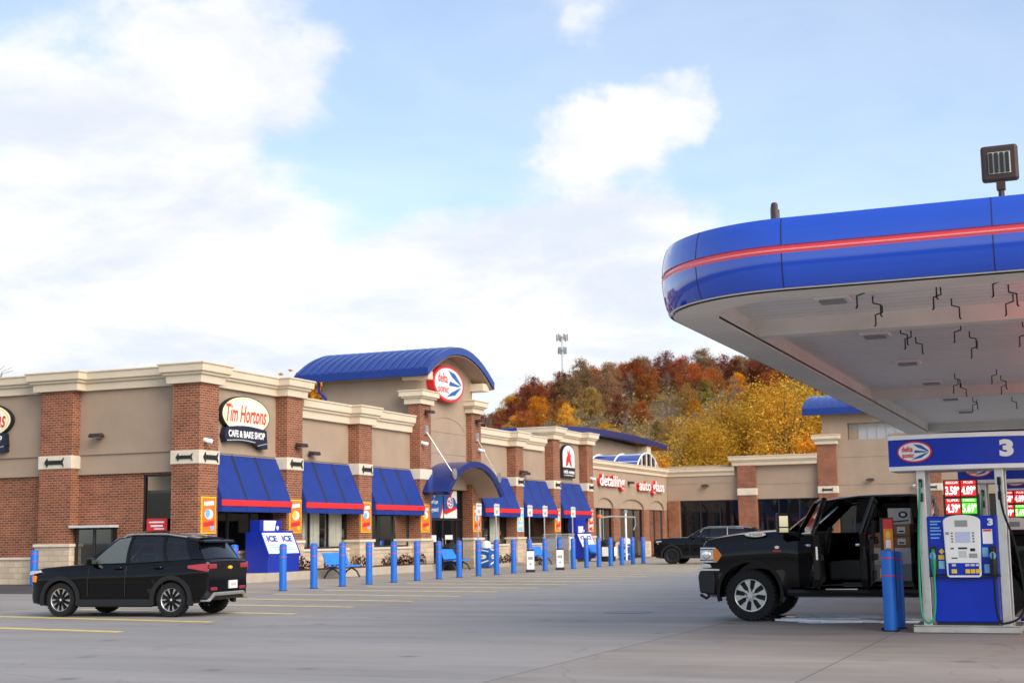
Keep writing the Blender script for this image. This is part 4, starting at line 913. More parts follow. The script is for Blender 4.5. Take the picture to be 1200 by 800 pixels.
        if big:
            mb = MB(); mb.tube([(p[0], s*(p[1]+.01), p[2]-.01) for p in roo[:-1]], .016, 5); mb.tube([(bel[0][0], s*(bel[0][1]+.01), bel[0][2]), (roo[0][0], s*(roo[0][1]+.012), roo[0][2])], .016, 5); mb.tube([(bel[5][0], s*(bel[5][1]+.035), bel[5][2]), ((bel[5][0]+roo[5][0])/2, s*((bel[5][1]+roo[5][1])/2+.05), (bel[5][2]+roo[5][2])/2), (roo[5][0], s*(roo[5][1]+.012), roo[5][2])], .022, 5); mb.build('chrome_trim', 'steel', root)
        mb = MB()
        for x in (bel[0][0]+.16, bel[2][0]+.04, bel[4][0]+.02): mb.tube([(x, s*(w*.945), bel[0][2]-.03), (x, s*(w+.001), .75), (x, s*(w*.993), .42)], .0045, 4)
        mb.build('shut_line', 'black', root)
        # roof rails
        z = roo[3][2]+.045
        mb = MB(); mb.tube([(roo[1][0]+.1, s*.6, roo[1][2]+.02), (roo[1][0]+.22, s*.6, z), (2.3 if not big else 3.0, s*.6, z), (roo[-2][0], s*.57, roo[-2][2]+.03)], .018, 6); mb.build('roof_rail', 'steel', root)
        # lamps
        zl = .9 if not big else 1.08
        mb = MB(); mb.prism(FY(0, s*(w*.93) if s < 0 else w*.93, 0), [(-.78, zl-.05), (-.5, zl), (-.52, zl+.05), (-.76, zl+.03)], -.05, .05) if s < 0 else mb.prism(FY(0, w*.93, 0), [(-.78, zl-.05), (-.5, zl), (-.52, zl+.05), (-.76, zl+.03)], -.05, .05); mb.build('headlight', 'headlight', root, bevel=.01)
        mb = MB(); mb.box(-.72, -.63, s*w*.915-.05, s*w*.915+.05, zl-.2, zl-.06); mb.build('side_marker', 'amber', root, bevel=.02)
        xt = st[-1][0]-.03
        mb = MB()
        zt = 1.0 if not big else 1.1
        mb.grid([[(xx, s*(surf(xx, zq)+.012), zq) for zq in [zt-.02-.1*k_+(.155+.0*k_)*k_*j/5+(.035 if j else 0) for j in range(6)]] for xx, k_ in [(xt-.4+.43*i/8, .12+.72*i/8) for i in range(9)]]); mb.build('tail_lamp', 'taillight', root, smooth=50, solid=.02)
        mb = MB(); mb.box(xt-.04, xt+.055, s*.64-.15, s*.64+.15, zt-.05, zt+.045); mb.build('tail_lamp', 'taillight', root, bevel=.015)
        mb = MB(); mb.box(xt-.12, xt+.05, s*.58-.12, s*.58+.12, .52, .58); mb.build('reflector', 'taillight', root, bevel=.01)
    xr = st[-1][0]
    mb = MB(); mb.prism(FY(0, -.62, 0), [(roo[-1][0]-.16, roo[-1][2]+.02), (roo[-1][0]+.2, roo[-1][2]+.0), (roo[-1][0]+.22, roo[-1][2]-.05), (roo[-1][0]-.02, roo[-1][2]-.035)], -1.24, 0); mb.build('spoiler', 'carpaint', root, bevel=.015)
    mb = MB(); mb.tube([(roo[-1][0]+.2, -.05, bel[-1][2]+.08), (roo[-1][0]+.21, .3, bel[-1][2]+.06)], .012, 6); mb.build('wiper', 'black', root)
    mb = MB(); mb.prism(FX(xr-.06, 0, 0), [(-w*.9, .33), (w*.9, .33), (w*.88, .58), (-w*.88, .58)], -.3, .06); bp = mb.build('bumper', 'cladding', root, bevel=.05)
    mb = MB(); mb.prism(FX(xr+.005, 0, 0), [(-w*.86, .30), (-w*.62, .41), (w*.62, .41), (w*.86, .30), (w*.86, .36), (w*.66, .48), (-w*.66, .48), (-w*.86, .36)], -.2, .035); mb.build('skid_plate', 'steel', bp, bevel=.015)
    mb = MB(); mb.fbox(FX(xr+.0, .18, .62), -.16, .16, -.08, .08, 0, .03); pl = mb.build('licence_plate', 'white', root); mb = MB(); mb.fbox(FX(xr+.03, .18, .62), -.11, .11, -.025, .03, 0, .003); mb.build('plate_characters', 'lightgrey', pl)
    mb = MB(); F = FX(xr+.005, .05, .97 if not big else 1.1); mb.prism(F, [(-.075, -.022), (-.03, -.022), (-.03, -.036), (.03, -.036), (.03, -.022), (.075, -.022), (.06, .016), (.03, .016), (.03, .03), (-.03, .03), (-.03, .016), (-.06, .016)], 0, .03); mb.build('badge', 'yellow', root)
    mb = MB(); mb.prism(FX(-.83, 0, 0), [(-.6, .5), (.6, .5), (.68, .8), (-.68, .8)], -.03, .0); mb.build('grille', 'cladding', root)
    return root
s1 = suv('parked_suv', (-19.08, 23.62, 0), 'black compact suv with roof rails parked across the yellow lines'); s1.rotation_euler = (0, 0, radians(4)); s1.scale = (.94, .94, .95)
sv = suv('parked_suv', (-19.35, 67.9, 0), 'large black suv with chrome window trim beyond the hood of the pickup', H=1.75, W_=.98, wb=3.0, r=.40, style='dark', big=True)
# ------------------------------------------------------------------ the pickup: driver and rear doors standing open
pk = empty('pickup_truck', (-5.42, 24.27, 0), 'black crew cab pickup with chrome wheels and both side doors standing open', 'pickup'); ORG[pk.name] = Vector((0, 0, 0))
w = 1.0; R_ = .42
st = [(-.80, .50, 1.16, w*.9), (-.79, .42, 1.25, w*.95), (-.73, .38, 1.32, w*.98), (-.55, .38, 1.36, w), (-.2, .38, 1.41, w), (.2, .38, 1.44, w), (.62, .38, 1.46, w), (.78, .38, 1.42, w), (1.8, .38, 1.41, w), (2.8, .38, 1.41, w), (2.95, .42, 1.41, w), (3.8, .45, 1.42, w), (5.0, .48, 1.42, w), (5.12, .52, 1.4, w*.98)]
cuts = [cutcyl(x, R_+.03, R_+.1, a, b) for x in (0, 3.78) for a, b in ((-1.3, -.6), (.6, 1.3))]
cuts += [cutbox(.86, 2.84, -.88, .9, .62, 1.7), cutbox(.84, 1.80, -1.3, -.8, .56, 1.7), cutbox(1.92, 2.74, -1.3, -.8, .56, 1.7), cutbox(3.08, 5.02, -.82, .82, .95, 1.7)]
body_mesh(st, pk, 'carpaint', cuts, crown=.035)
bel = [(.66, .90, 1.44), (.90, .92, 1.40), (1.74, .93, 1.41), (1.94, .93, 1.41), (2.66, .93, 1.41), (2.88, .92, 1.41)]
roo = [(1.20, .72, 1.87), (1.44, .74, 1.90), (1.76, .75, 1.93), (1.96, .75, 1.935), (2.56, .75, 1.935), (2.82, .72, 1.91)]
cabin(pk, bel, roo, ['paint', 'open', 'paint', 'open', 'paint'], crown=.05, side_b=.03, th=.085)
mb = MB(); mb.box(.70, 1.02, -.9, .9, 1.12, 1.44); mb.box(.98, 1.1, -.25, .25, 1.05, 1.36); mb.build('dashboard', 'interior', pk, bevel=.05)
mb = MB(); mb.tube([(1.2+.03*sin(a), -.42+.2*cos(a), 1.28+.2*sin(a)) for a in [2*pi*k/24 for k in range(25)]], .02, 8); mb.tube([(1.05, -.42, 1.2), (1.2, -.42, 1.28)], .03); mb.tube([(1.2, -.6, 1.28), (1.2, -.24, 1.28)], .02); mb.build('steering_wheel', 'interior', pk, smooth=60)
for y in (-.45, .45): seat(pk, 1.5, y, .55, .95, .66)
seat(pk, 2.3, .4, .85, .9, .66)
for x in (0, 3.78):
    for s in (-1, 1): wheel(pk, x, s*(w-.14), R_, .28, s, 'chrome', .265)
for s in (-1, 1):
    y0, y1 = (-(w+.02), -(w-.08)) if s < 0 else (w-.08, w+.02)
    for x in (0, 3.78): arch_ring(x, R_+.03, R_+.08, R_+.135, y0, y1).build('wheel_arch', 'carpaint', pk, smooth=40)
    F = FY(0, s*w*.955, 0)
    mb = MB(); mb.prism(FY(0, s*.9, 0), [(-.82, .95), (-.54, .95), (-.47, 1.07), (-.56, 1.2), (-.82, 1.2)], -.1, .1); hl = mb.build('headlight', 'headlight', pk, bevel=.015)
    mb = MB(); mb.prism(FY(0, s*.9, 0), [(-.6, .97), (-.52, .97), (-.45, 1.07), (-.53, 1.18), (-.6, 1.18)], -.106, .106); mb.build('turn_lens', 'amber', hl, bevel=.01)
    mb = MB(); mb.prism(FY(0, s*.88, 0), [(-.81, .86), (-.6, .86), (-.54, .94), (-.81, .94)], -.09, .09); mb.build('fog_lamp', 'headlight', hl, bevel=.02)
    for k in (0, 1, 2): pass
    mb = MB(); mb.lathe((-.71, s*1.0, 1.08), [(.075, 0), (.055, s*.008), (.0, s*.01)], 16, 'y'); mb.build('projector', 'chrome', hl)
    mb = MB(); mb.prism(FY(0, s*.9, 0), [(-.822, 1.16), (-.6, 1.16), (-.6, 1.175), (-.822, 1.175)], -.104, .104); mb.prism(FY(0, s*.9, 0), [(-.822, .985), (-.6, .985), (-.6, 1.0), (-.822, 1.0)], -.104, .104); mb.builds('bezel', 'black', hl)
    mb = MB(); mb.prism(F, ell(.36, .09, 20, cx=.12, cy=1.40), -.03 if s > 0 else -.02, .02 if s > 0 else .05); bd = mb.build('badge', 'chrome', pk, bevel=.01)
    if s < 0:
        text('badge_characters', '2500', FY(0, s*w*.955-.05, 0), .12, 1.40, .22, .045, 'black', bd, .004, 0)
        FB = FY(0, -w-.004, 0)
        mb = MB(); mb.prism(FB, ell(.08, .05, 12, cx=.47, cy=1.19), 0, .008); mb.build('badge', 'chrome', pk); mb = MB(); mb.fbox(FB, .4, .54, 1.12, 1.145, 0, .006); mb.build('badge', 'red', pk)
        mb = MB(); mb.tube([(.65, -w-.09, .47), (2.8, -w-.09, .47)], .055, 8); mb.tube([(.9, -w-.06, .5), (.9, -.8, .55)], .03); mb.tube([(2.6, -w-.06, .5), (2.6, -.8, .55)], .03); mb.build('running_board', 'cladding', pk)
        mb = MB(); mb.box(1.25, 1.75, -w-.12, -w-.06, .515, .53); mb.build('step_pad', 'steel', pk)
mb = MB(); mb.prism(FX(-.80, 0, 0), [(-.98, .42), (.98, .42), (1.0, .84), (-1.0, .84)], -.35, .0); bp = None
mb = MB(); mb.prism(FY(0, -1.0, 0), [(-.85, .46), (-.6, .42), (-.58, .66), (-.6, .82), (-.84, .82), (-.87, .72)], -2.0, 0); bp = mb.build('bumper', 'cladding', pk, bevel=.03)
mb = MB(); mb.prism(FY(0, -1.012, 0), [(-.86, .82), (-.5, .82), (-.5, .845), (-.85, .86)], -2.024, 0); mb.build('trim_strip', 'steel', bp)
mb = MB(); mb.tube([(-.9, -.75, .42), (-.8, -.75, .36), (-.72, -.75, .42)], .025); mb.tube([(-.9, .75, .42), (-.8, .75, .36), (-.72, .75, .42)], .025); mb.build('tow_hook', 'black', bp)
mb = MB(); mb.box(-.83, -.78, -.62, .62, .9, 1.24)
for k in range(7): mb.box(-.85, -.83, -.6, .6, .93+k*.045, .95+k*.045)
mb.build('grille', 'cladding', pk)
mb = MB(); mb.tube([(.70, -.5, 1.46), (.75, .3, 1.47)], .012); mb.build('wiper', 'black', pk)
# open doors: panel, window frame, glass, handle, mirror
def open_door(hx, length, deg, front):
    a = radians(deg)                       # 0 = shut; opens towards -y about a vertical hinge at the front edge
    F = Fr((hx, -w+.01, 0), (cos(a), -sin(a), 0), (0, 0, 1))       # u runs from hinge to latch edge, n = outer face
    mb = MB(); mb.prism(F, [(0, .56), (length-.03, .56), (length, .7), (length, 1.40), (0, 1.40)], -.13, 0); d = mb.build('door', 'carpaint', pk, bevel=.025)
    mb = MB(); mb.fbox(F, .08, length-.1, .62, 1.3, -.16, -.13); mb.fbox(F, .15, length-.2, .98, 1.08, -.23, -.16); mb.fbox(F, .2, length-.25, .68, .82, -.2, -.16); mb.build('inner_panel', 'interior', d, bevel=.02)
    lean = .2
    def T(u, z): return F.P(u, z, -.03-(z-1.40)*lean/.53)
    fr = [(0.02, 1.4), (.52 if front else .02, 1.88), (length-.02, 1.93), (length, 1.4)]
    mb = MB(); mb.tube([T(*p) for p in fr], .042, 6); mb.tube([T(0, 1.4), T(length, 1.4)], .04, 6); mb.build('window_frame', 'carpaint', d, smooth=60)
    mb = MB(); mb.add([T(*p) for p in fr], [(0, 1, 2, 3)]); mb.build('side_window', 'carglass', d)
    mb = MB(); mb.tube([F.P(length-.28, 1.22, .0), F.P(length-.26, 1.22, .05), F.P(length-.1, 1.22, .05), F.P(length-.08, 1.22, 0)], .02, 6); mb.build('door_handle', 'chrome', d)
    mb = MB(); mb.fbox(F, length-.02, length+.004, 1.0, 1.2, -.085, -.055); mb.build('latch_plate', 'steel' if front else 'black', d)
    if front:
        G_ = Fr(F.P(.14, 1.40, .16), tuple(F.n), (0, 0, 1))
        mb = MB(); mb.fbox(G_, .0, .2, .0, .34, -.09, .06); m = mb.build('wing_mirror', 'black', d, bevel=.03)
        mb = MB(); mb.fbox(G_, .03, .17, .12, .29, -.095, -.09); mb.fbox(G_, .03, .17, .03, .1, -.095, -.09); mb.build('mirror_glass', 'mirror', m)
        mb = MB(); mb.tube([F.P(.12, 1.38, -.02), F.P(.14, 1.44, .2)], .035); mb.build('arm', 'black', m)
    return d
open_door(.80, 1.0, 66, True); open_door(1.86, .84, 86, False)
mirror(pk, .98, .97, 1.44, 1, .22, .32, .1, .05, ('black', 'steel'))
# things standing in the back of the cab
def carton(name, x, y, z, sx, sy, sz, mat, label, printed):
    c = empty(name, (-5.42+x, 24.27+y, z), label, 'box', None); ORG[c.name] = Vector((-5.42, 24.27, 0))*0
    c.location = (0, 0, 0); ORG[c.name] = Vector((0, 0, 0)); X0, Y0 = -5.42+x, 24.27+y
    org = Vector((X0, Y0, z)); c.location = org; ORG[c.name] = org
    mb = MB(); mb.box(X0-sx/2, X0+sx/2, Y0-sy/2, Y0+sy/2, z, z+sz); mb.build('carton', mat, c, bevel=.012)
    F = FY(X0, Y0-sy/2-.001, z+sz/2); printed(F, c, sx, sz)
def pr_logo(F, c, sx, sz):
    mb = MB(); mb.prism(F, ell(sx*.42, sz*.42, 16, cx=.06, cy=sz*.1), 0, .003); mb.prism(F, [(-.1, -sz*.3), (sx*.4, -sz*.22), (sx*.4, -sz*.3), (-.1, -sz*.38)], 0, .003); mb.build('print', 'navy', c)
    mb = MB(); mb.prism(F, ell(sx*.2, sz*.2, 12, cx=.06, cy=sz*.1), .003, .006); mb.build('print', 'white', c)
def pr_label(F, c, sx, sz):
    mb = MB(); mb.fbox(F, -sx*.28, sx*.2, -sz*.25, sz*.3, 0, .003); mb.build('label_sticker', 'white', c); mb = MB(); mb.fbox(F, -sx*.2, sx*.12, -sz*.15, -sz*.02, .003, .005); mb.build('print', 'black', c)
def pr_b(F, c, sx, sz): text('print', 'B', F, 0, 0, sx*.4, sz*.5, 'black', c, .003, .001, bold=.04)
def pr_stripes(F, c, sx, sz):
    mb = MB(); mb.prism(F, ell(sx*.4, sz*.34, 16, cx=-.02, cy=.02), 0, .003); mb.fbox(F, -sx*.3, sx*.3, -sz*.38, -sz*.3, 0, .003); mb.build('print', 'sky_blue', c)
carton('storage_tote', 2.22, -.36, .625, .64, .56, .265, 'grey', 'dark storage tote under the cartons in the rear of the pickup cab', pr_label)
carton('carton', 2.22, -.36, .892, .64, .56, .27, 'whitebox', 'wide white printed carton at the bottom of the stack in the pickup', pr_stripes)
carton('carton', 2.0, -.36, 1.164, .2, .5, .24, 'card', 'small brown carton marked with a dark B in the rear of the pickup', pr_b)
carton('carton', 2.41, -.36, 1.164, .26, .5, .175, 'card', 'brown carton with white sticker, lower of two in the pickup stack', pr_label)
carton('carton', 2.41, -.36, 1.341, .26, .5, .185, 'card', 'brown carton with white sticker, upper of two in the pickup stack', pr_label)
carton('carton', 2.38, -.36, 1.528, .36, .5, .26, 'whitebox', 'white carton with dark round print on top of the stack in the pickup', pr_logo)
# ------------------------------------------------------------------ fuel canopy
cp = empty('fuel_canopy', (12, 34, 0), 'big blue fuel canopy with a red stripe and white underside', 'canopy')
XL, YF, XR, YB, RC = -5.4, 17.25, 7.0, 47., 2.0
def loop(inset, n=20):
    p = []
    for cx, cy, a0 in [(XL+RC, YF+RC, pi), (XR-RC, YF+RC, 1.5*pi), (XR-RC, YB-RC, 0), (XL+RC, YB-RC, .5*pi)]:
        for k in range(n+1): a = a0+pi/2*k/n; p.append((cx+(RC-inset)*cos(a), cy+(RC-inset)*sin(a)))
    return p          # counter-clockwise: outward is on the right
lp = loop(0)
def arcp(z0, z1):
    return [(.11*max(0., sin(pi*(z0+(z1-z0)*k/8-4.385)/.92))**.55, z0+(z1-z0)*k/8) for k in range(9)]
sweep(lp, [(-.04, 4.42)]+arcp(4.40, 4.82)+[(-.2, 4.82)], True).build('fascia_band', 'fascia_blue', cp, smooth=35)
sweep(lp, [(-.2, 4.925)]+arcp(4.925, 5.28)+[(-.25, 5.29)], True).build('fascia_band', 'fascia_blue', cp, smooth=35)
sweep(lp, [(-.05, 4.821), (.08, 4.822), (.08, 4.924), (-.05, 4.924)], True).build('red_stripe', 'canopy_red', cp, smooth=35)
sweep(lp, [(.07, 4.853)]+[(.08+.03*sin(pi*k/6), 4.853+.022*k/6) for k in range(7)]+[(.07, 4.878)], True).build('light_tube', 'canopy_pink', cp, smooth=60)
mb = MB()
for zz0, zz1 in ((4.40, 4.82), (4.925, 5.28)):
    pr = arcp(zz0, zz1)
    for x in [-3.45, -.98, 2.6]: mb.grid([[(x+d, YF-o-e, z) for o, z in pr] for d, e in ((-.006, .001), (-.005, .004), (.005, .004), (.006, .001))])
    for y in [19.4, 23, 26.6, 30.2, 33.8, 37.4, 41]: mb.grid([[(XL-o-e, y+d, z) for o, z in pr] for d, e in ((-.006, .001), (-.005, .004), (.005, .004), (.006, .001))])
    c_ = (XL+RC, YF+RC)
    for a in (pi*1.12, pi*1.3): mb.grid([[(c_[0]+(RC+o+e)*cos(a+d/RC), c_[1]+(RC+o+e)*sin(a+d/RC), z) for o, z in pr] for d, e in ((-.006, .001), (-.005, .004), (.005, .004), (.006, .001))])
mb.builds('panel_joint', 'awning_dark', cp)
# underside: edge trim, frame beams, ribbed decking, cross beams
sweep(loop(.0), [(.0, 4.385), (.015, 4.399), (-.03, 4.44), (-.62, 4.43), (-.62, 4.37), (-.04, 4.37)], True).build('edge_trim', 'beam', cp)
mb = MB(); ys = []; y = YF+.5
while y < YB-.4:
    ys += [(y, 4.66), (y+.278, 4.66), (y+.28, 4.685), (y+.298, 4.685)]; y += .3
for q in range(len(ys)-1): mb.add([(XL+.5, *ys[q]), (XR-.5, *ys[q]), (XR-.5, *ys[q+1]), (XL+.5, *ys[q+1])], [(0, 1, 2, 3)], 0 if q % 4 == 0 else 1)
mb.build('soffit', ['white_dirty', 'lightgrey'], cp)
mb = MB(); mb.prism(ZF, loop(.12, 8), 5.2, 5.24); mb.build('roof_deck', 'lightgrey', cp)
for y in (21.5, 33.4, 45.2):
    mb = MB(); mb.box(XL+.58, XR-.6, y, y+.34, 4.42, 4.72); mb.build('cross_beam', 'beam', cp, bevel=.008)
for x0, x1, y0, y1 in [(XL+.42, XL+.62, YF+1.2, YB-2.1), (XL+2.1, XR-2.1, YF+.42, YF+.6)]:
    mb = MB(); mb.box(x0, x1, y0, y1, 4.40, 4.70); q = mb.build('edge_beam', 'beam', cp); mb = MB()
    if x1-x0 < 1:
        y = y0+.2
        while y < y1: mb.box(x1-.01, x1+.004, y, y+.06, 4.5, 4.58); y += .8
        mb.build('bolt_plate', 'beam', q)
for x in (2.3,):
    for y in (21.67, 33.57, 45.37): mb = MB(); mb.box(x-.15, x+.15, y-.15, y+.15, 0, 4.42); mb.build('column', 'white', cp)
for x in (-3.3, 1.2, 4.9):
    for y in (19.85, 23.85, 28.1, 32.2, 36.4, 40.6):
        mb = MB(); mb.box(x-.24, x+.24, y-.22, y+.22, 4.62, 4.665); f = mb.build('downlight', 'white_dirty', cp, bevel=.015); mb = MB(); mb.box(x-.17, x+.17, y-.13, y+.13, 4.585, 4.625); mb.build('lens', 'grey', f)
HK = [(-2.75, 19.04), (-2.77, 19.95), (-2.77, 20.87), (-1.9, 18.76), (-1.83, 19.65), (-1.79, 20.7), (-1.02, 18.94), (-.98, 19.87), (-.97, 20.72), (-2.82, 23.26), (-2.72, 23.8), (-2.74, 24.6), (-1.9, 23.33), (-1.85, 24.32), (-1.83, 25.63), (-.98, 23.4), (-.98, 24.4), (-2.69, 30.86), (-2.74, 32.16), (-2.75, 33.0), (-1.83, 30.46), (-1.83, 31.72), (-1.8, 32.9), (-2.8, 36.7), (-2.77, 37.4), (-1.91, 37.1)]
for i, (x, y) in enumerate(HK):
    s_ = 1 if i % 2 else -1; mb = MB(); mb.tube([(x, y, 4.67), (x, y, 4.56), (x+.1*s_, y, 4.53), (x+.1*s_, y, 4.38), (x+.12*s_, y, 4.36)], .0125, 6); mb.build('hanger_hook', 'iron', cp)
mb = MB(); mb.tube([(-.4, 18.7, 4.56), (-.4, 21.3, 4.56)], .02, 8); mb.tube([(-.4, 22.1, 4.56), (-.4, 33.1, 4.56)], .02, 8); mb.builds('added_glow_tube', M('added_red_glow', (.6, .01, .01), .4, var=0, emit=(1, .02, .02), estr=9), cp)  # tubes added out of view to throw a red glow on the soffit
for i, (x, y, az) in enumerate([(-.87, YF+.18, 0), (-4.28, YF+3.6, 104)]):
    fl = empty('floodlight', (x, y, 5.24), ['bronze square floodlight standing on the canopy edge above the pump sign', 'floodlight seen edge on where the canopy edge begins to curve'][i], 'floodlight', 'floodlights on the canopy edge')
    a = radians(az); F = Fr((x, y, 5.72), (cos(a), sin(a), 0), (0, sin(.2)*0, 1))
    up_ = .0 if i == 0 else .36; F.o.z += up_
    mb = MB(); mb.tube([(x, y, 5.2), (x, y, 5.44+up_)], .035, 8); mb.box(x-.05, x+.05, y-.05, y+.05, 5.4+up_, 5.5+up_); mb.build('post', 'brown', fl)
    mb = MB(); hd = F
    mb.fbox(hd, -.21, .21, -.22, .22, -.05, .05); h_ = mb.build('head', 'brown', fl, bevel=.035)
    mb = MB(); mb.fbox(hd, -.125, .125, -.13, .13, .05, .056); ln = mb.build('lens', 'bulb', h_)
    mb = MB()
    for k in range(4):
        mb.fbox(hd, -.118+k*.062, -.075+k*.062, -.12, .12, .056, .075)
    mb.build('led_bar', 'iron', h_)
# ------------------------------------------------------------------ pump
def pump(cx, fy, label, num):
    p = empty('fuel_pump', (cx, fy+.4, 0), label, 'fuel pump', 'fuel pumps under the canopy'); X = lambda u: cx+u
    mb = MB(); mb.box(X(-.70), X(.70), fy-.02, fy+1.0, 0, .1); q = mb.build('island', 'kerb', p, bevel=.015); mb = MB(); mb.box(X(-.72), X(.72), fy-.045, fy-.02, .015, .085); mb.box(X(-.72), X(.72), fy-.03, fy+.98, .1, .112); mb.build('steel_edge', 'steel', q)
    mb = MB(); mb.box(X(-.43), X(.43), fy+.06, fy+.62, .15, .80); mb.build('cabinet', 'pump_blue', p, bevel=.015)
    mb = MB(); mb.box(X(-.41), X(.41), fy+.09, fy+.6, .1, .16); mb.build('plinth', 'black', p)
    mb = MB(); mb.box(X(-.47), X(.47), fy+.0, fy+.68, .80, 1.62); mb.build('head', 'pump_blue', p, bevel=.02)
    mb = MB(); mb.box(X(-.475), X(.475), fy-.004, fy+.1, .775, .8); mb.build('shadow_gap', 'black', p)
    for s in (-1, 1):
        for yy in (fy+.04, fy+.6): mb = MB(); mb.box(X(s*.53-.06), X(s*.53+.06), yy, yy+.1, .1, 2.3); mb.build('post', 'steel', p, bevel=.008)
        for z in (1.85, 2.05): mb = MB(); mb.tube([(X(s*.53), fy+.03, z), (X(s*.53), fy-.02, z), (X(s*.53), fy-.02, z+.1)], .025, 8); mb.build('hose_clip', 'black', p)
    F = FY(cx, fy, 0)
    # white customer panel with arched top
    mb = MB(); pts = [(-.23, .79), (-.2, .77), (.2, .77), (.23, .79), (.25, 1.52)]+[(.25*cos(pi*k/12), 1.55+.085*sin(pi*k/12)) for k in range(13)]+[(-.25, 1.52)]
    mb.prism(F, pts, .0, .05); fa = mb.build('customer_panel', 'white', p, bevel=.012)
    mb = MB(); mb.fbox(F, -.205, .205, .80, .97, .05, .054); mb.build('grade_strip', 'pump_blue', fa)
    for u, s in ((-.13, 'yellow'), (.05, 'yellow'), (.12, 'yellow'), (.19, 'yellow')):
        mb = MB(); mb.fbox(F, u-.036 if u < 0 else u-.031, u+.036 if u < 0 else u+.031, .825, .885, .054, .07); mb.build('grade_button', s, fa, bevel=.008)
        mb = MB(); mb.fbox(F, u-.028, u+.028, .925, .955, .054, .058); mb.build('price_tag', 'lightgrey', fa)
    mb = MB(); mb.fbox(F, -.09, .11, 1.25, 1.40, .05, .056); mb.build('display', 'screen', fa)
    mb = MB(); mb.fbox(F, -.09, .08, 1.47, 1.56, .05, .055); mb.build('speaker_grille', 'grey', fa)
    mb = MB()
    for s in (-.135, .15):
        for k in range(4): mb.fbox(F, s-.011, s+.011, 1.255+k*.04, 1.272+k*.04, .05, .057)
    mb.fbox(F, .10, .165, 1.13, 1.17, .05, .056); mb.fbox(F, -.06, .06, 1.16, 1.185, .05, .055); mb.fbox(F, -.16, -.12, 1.16, 1.18, .05, .055); mb.fbox(F, -.155, -.075, 1.03, 1.045, .05, .055)
    mb.builds('key', 'black', fa)
    mb = MB(); mb.fbox(F, -.05, .05, 1.05, 1.14, .05, .058); mb.build('card_reader', 'lightgrey', fa); mb = MB(); mb.fbox(F, .08, .19, 1.04, 1.1, .05, .056); mb.build('receipt_slot', 'grey', fa)
    mb = MB(); mb.fbox(F, -.22, -.175, 1.36, 1.4, .05, .054); mb.build('sticker', 'grey', fa)
    # decals on the blue head
    mb = MB()
    for z, wd in ((1.54, .15), (1.5, .1), (1.45, .13), (1.41, .15), (1.36, .14), (1.31, .12)): mb.fbox(F, -.43, -.43+wd, z, z+.018, .001, .006)
    mb.build('decal_text', 'sky_blue', p)
    text('number', num, F, .38, 1.53, .075, .1, 'white', p, .004, .001, bold=.05)
    mb = MB(); mb.fbox(F, .27, .40, 1.23, 1.43, .001, .006); dc = mb.build('decal', 'white', p); mb = MB(); mb.fbox(F, .28, .39, 1.40, 1.425, .006, .008); mb.build('strip', 'red', dc)
    mb = MB(); mb.fbox(F, .255, .335, 1.05, 1.18, .001, .006); mb.build('decal', 'sky_blue', p); mb = MB(); mb.fbox(F, .27, .34, .83, .95, .001, .006); mb.build('decal', 'sky_blue', p)
    mb = MB(); mb.prism(F, [(-.29, 1.17), (-.25, 1.13), (-.29, 1.09), (-.33, 1.13)], .001, .006); mb.fbox(F, -.34, -.26, 1.02, 1.08, .001, .006); mb.build('decal', 'yellow', p)
    mb = MB(); mb.fbox(F, -.34, -.26, .89, 1.0, .001, .006); mb.build('decal', 'led_pale_green' if False else 'teal', p)
    # nozzles in their boots, hoses
    for s, hm, nm in ((-1, 'green_hose', 'green_hose'), (1, 'rubber', 'black')):
        u = s*.40; mb = MB(); mb.fbox(F, u-.05, u+.05, .80, 1.2, .0, .04); bt = mb.build('nozzle_boot', 'black', p, bevel=.01)
        mb = MB(); mb.tube([F.P(u, 1.16, .07), F.P(u, 1.05, .10), F.P(u, .92, .09), F.P(u, .8, .08)], [.02, .04, .035, .022], 8); mb.tube([F.P(u, 1.12, .06), F.P(u, 1.1, .16), F.P(u, .95, .16), F.P(u, .9, .1)], .011, 6); mb.build('nozzle', nm, bt, smooth=50)
        mb = MB(); mb.prism(F, ell(.085, .1, 14, cx=u, cy=1.07), .12, .14); mb.build('nozzle_guard', 'sky_blue', bt)
        top = F.P(s*.53, 2.1, .05); out_ = F.P(s*.53+s*(.0 if s < 0 else .12), .6, .14)
        P0 = F.P(u, .8, .08); pts = []
        C_ = [P0, F.P(u, .45, .12), F.P(u+s*.03, .22, .14), F.P(s*.50, .15, .16), F.P(s*(.58 if s < 0 else .72), .25, .15), F.P(s*(.6 if s < 0 else .78), .55, .12), F.P(s*(.59 if s < 0 else .70), 1.2, .08), F.P(s*.56, 1.7, .07), top]
        for i in range(len(C_)-1):
            a, b, c, d = C_[max(i-1, 0)], C_[i], C_[i+1], C_[min(i+2, len(C_)-1)]
            for k in range(6):
                t_ = k/6; pts.append(.5*((2*b)+(c-a)*t_+(2*a-5*b+4*c-d)*t_*t_+(3*b-a-3*c+d)*t_**3))
        pts.append(top); mb = MB(); mb.tube(pts, .0155, 8); mb.build('hose', hm, p, smooth=60)
    # price board between the posts
    mb = MB(); mb.box(X(-.23), X(.23), fy+.1, fy+.2, 1.62, 2.13); pb = mb.build('price_board', 'black', p)
    B = FY(cx, fy+.1, 0)
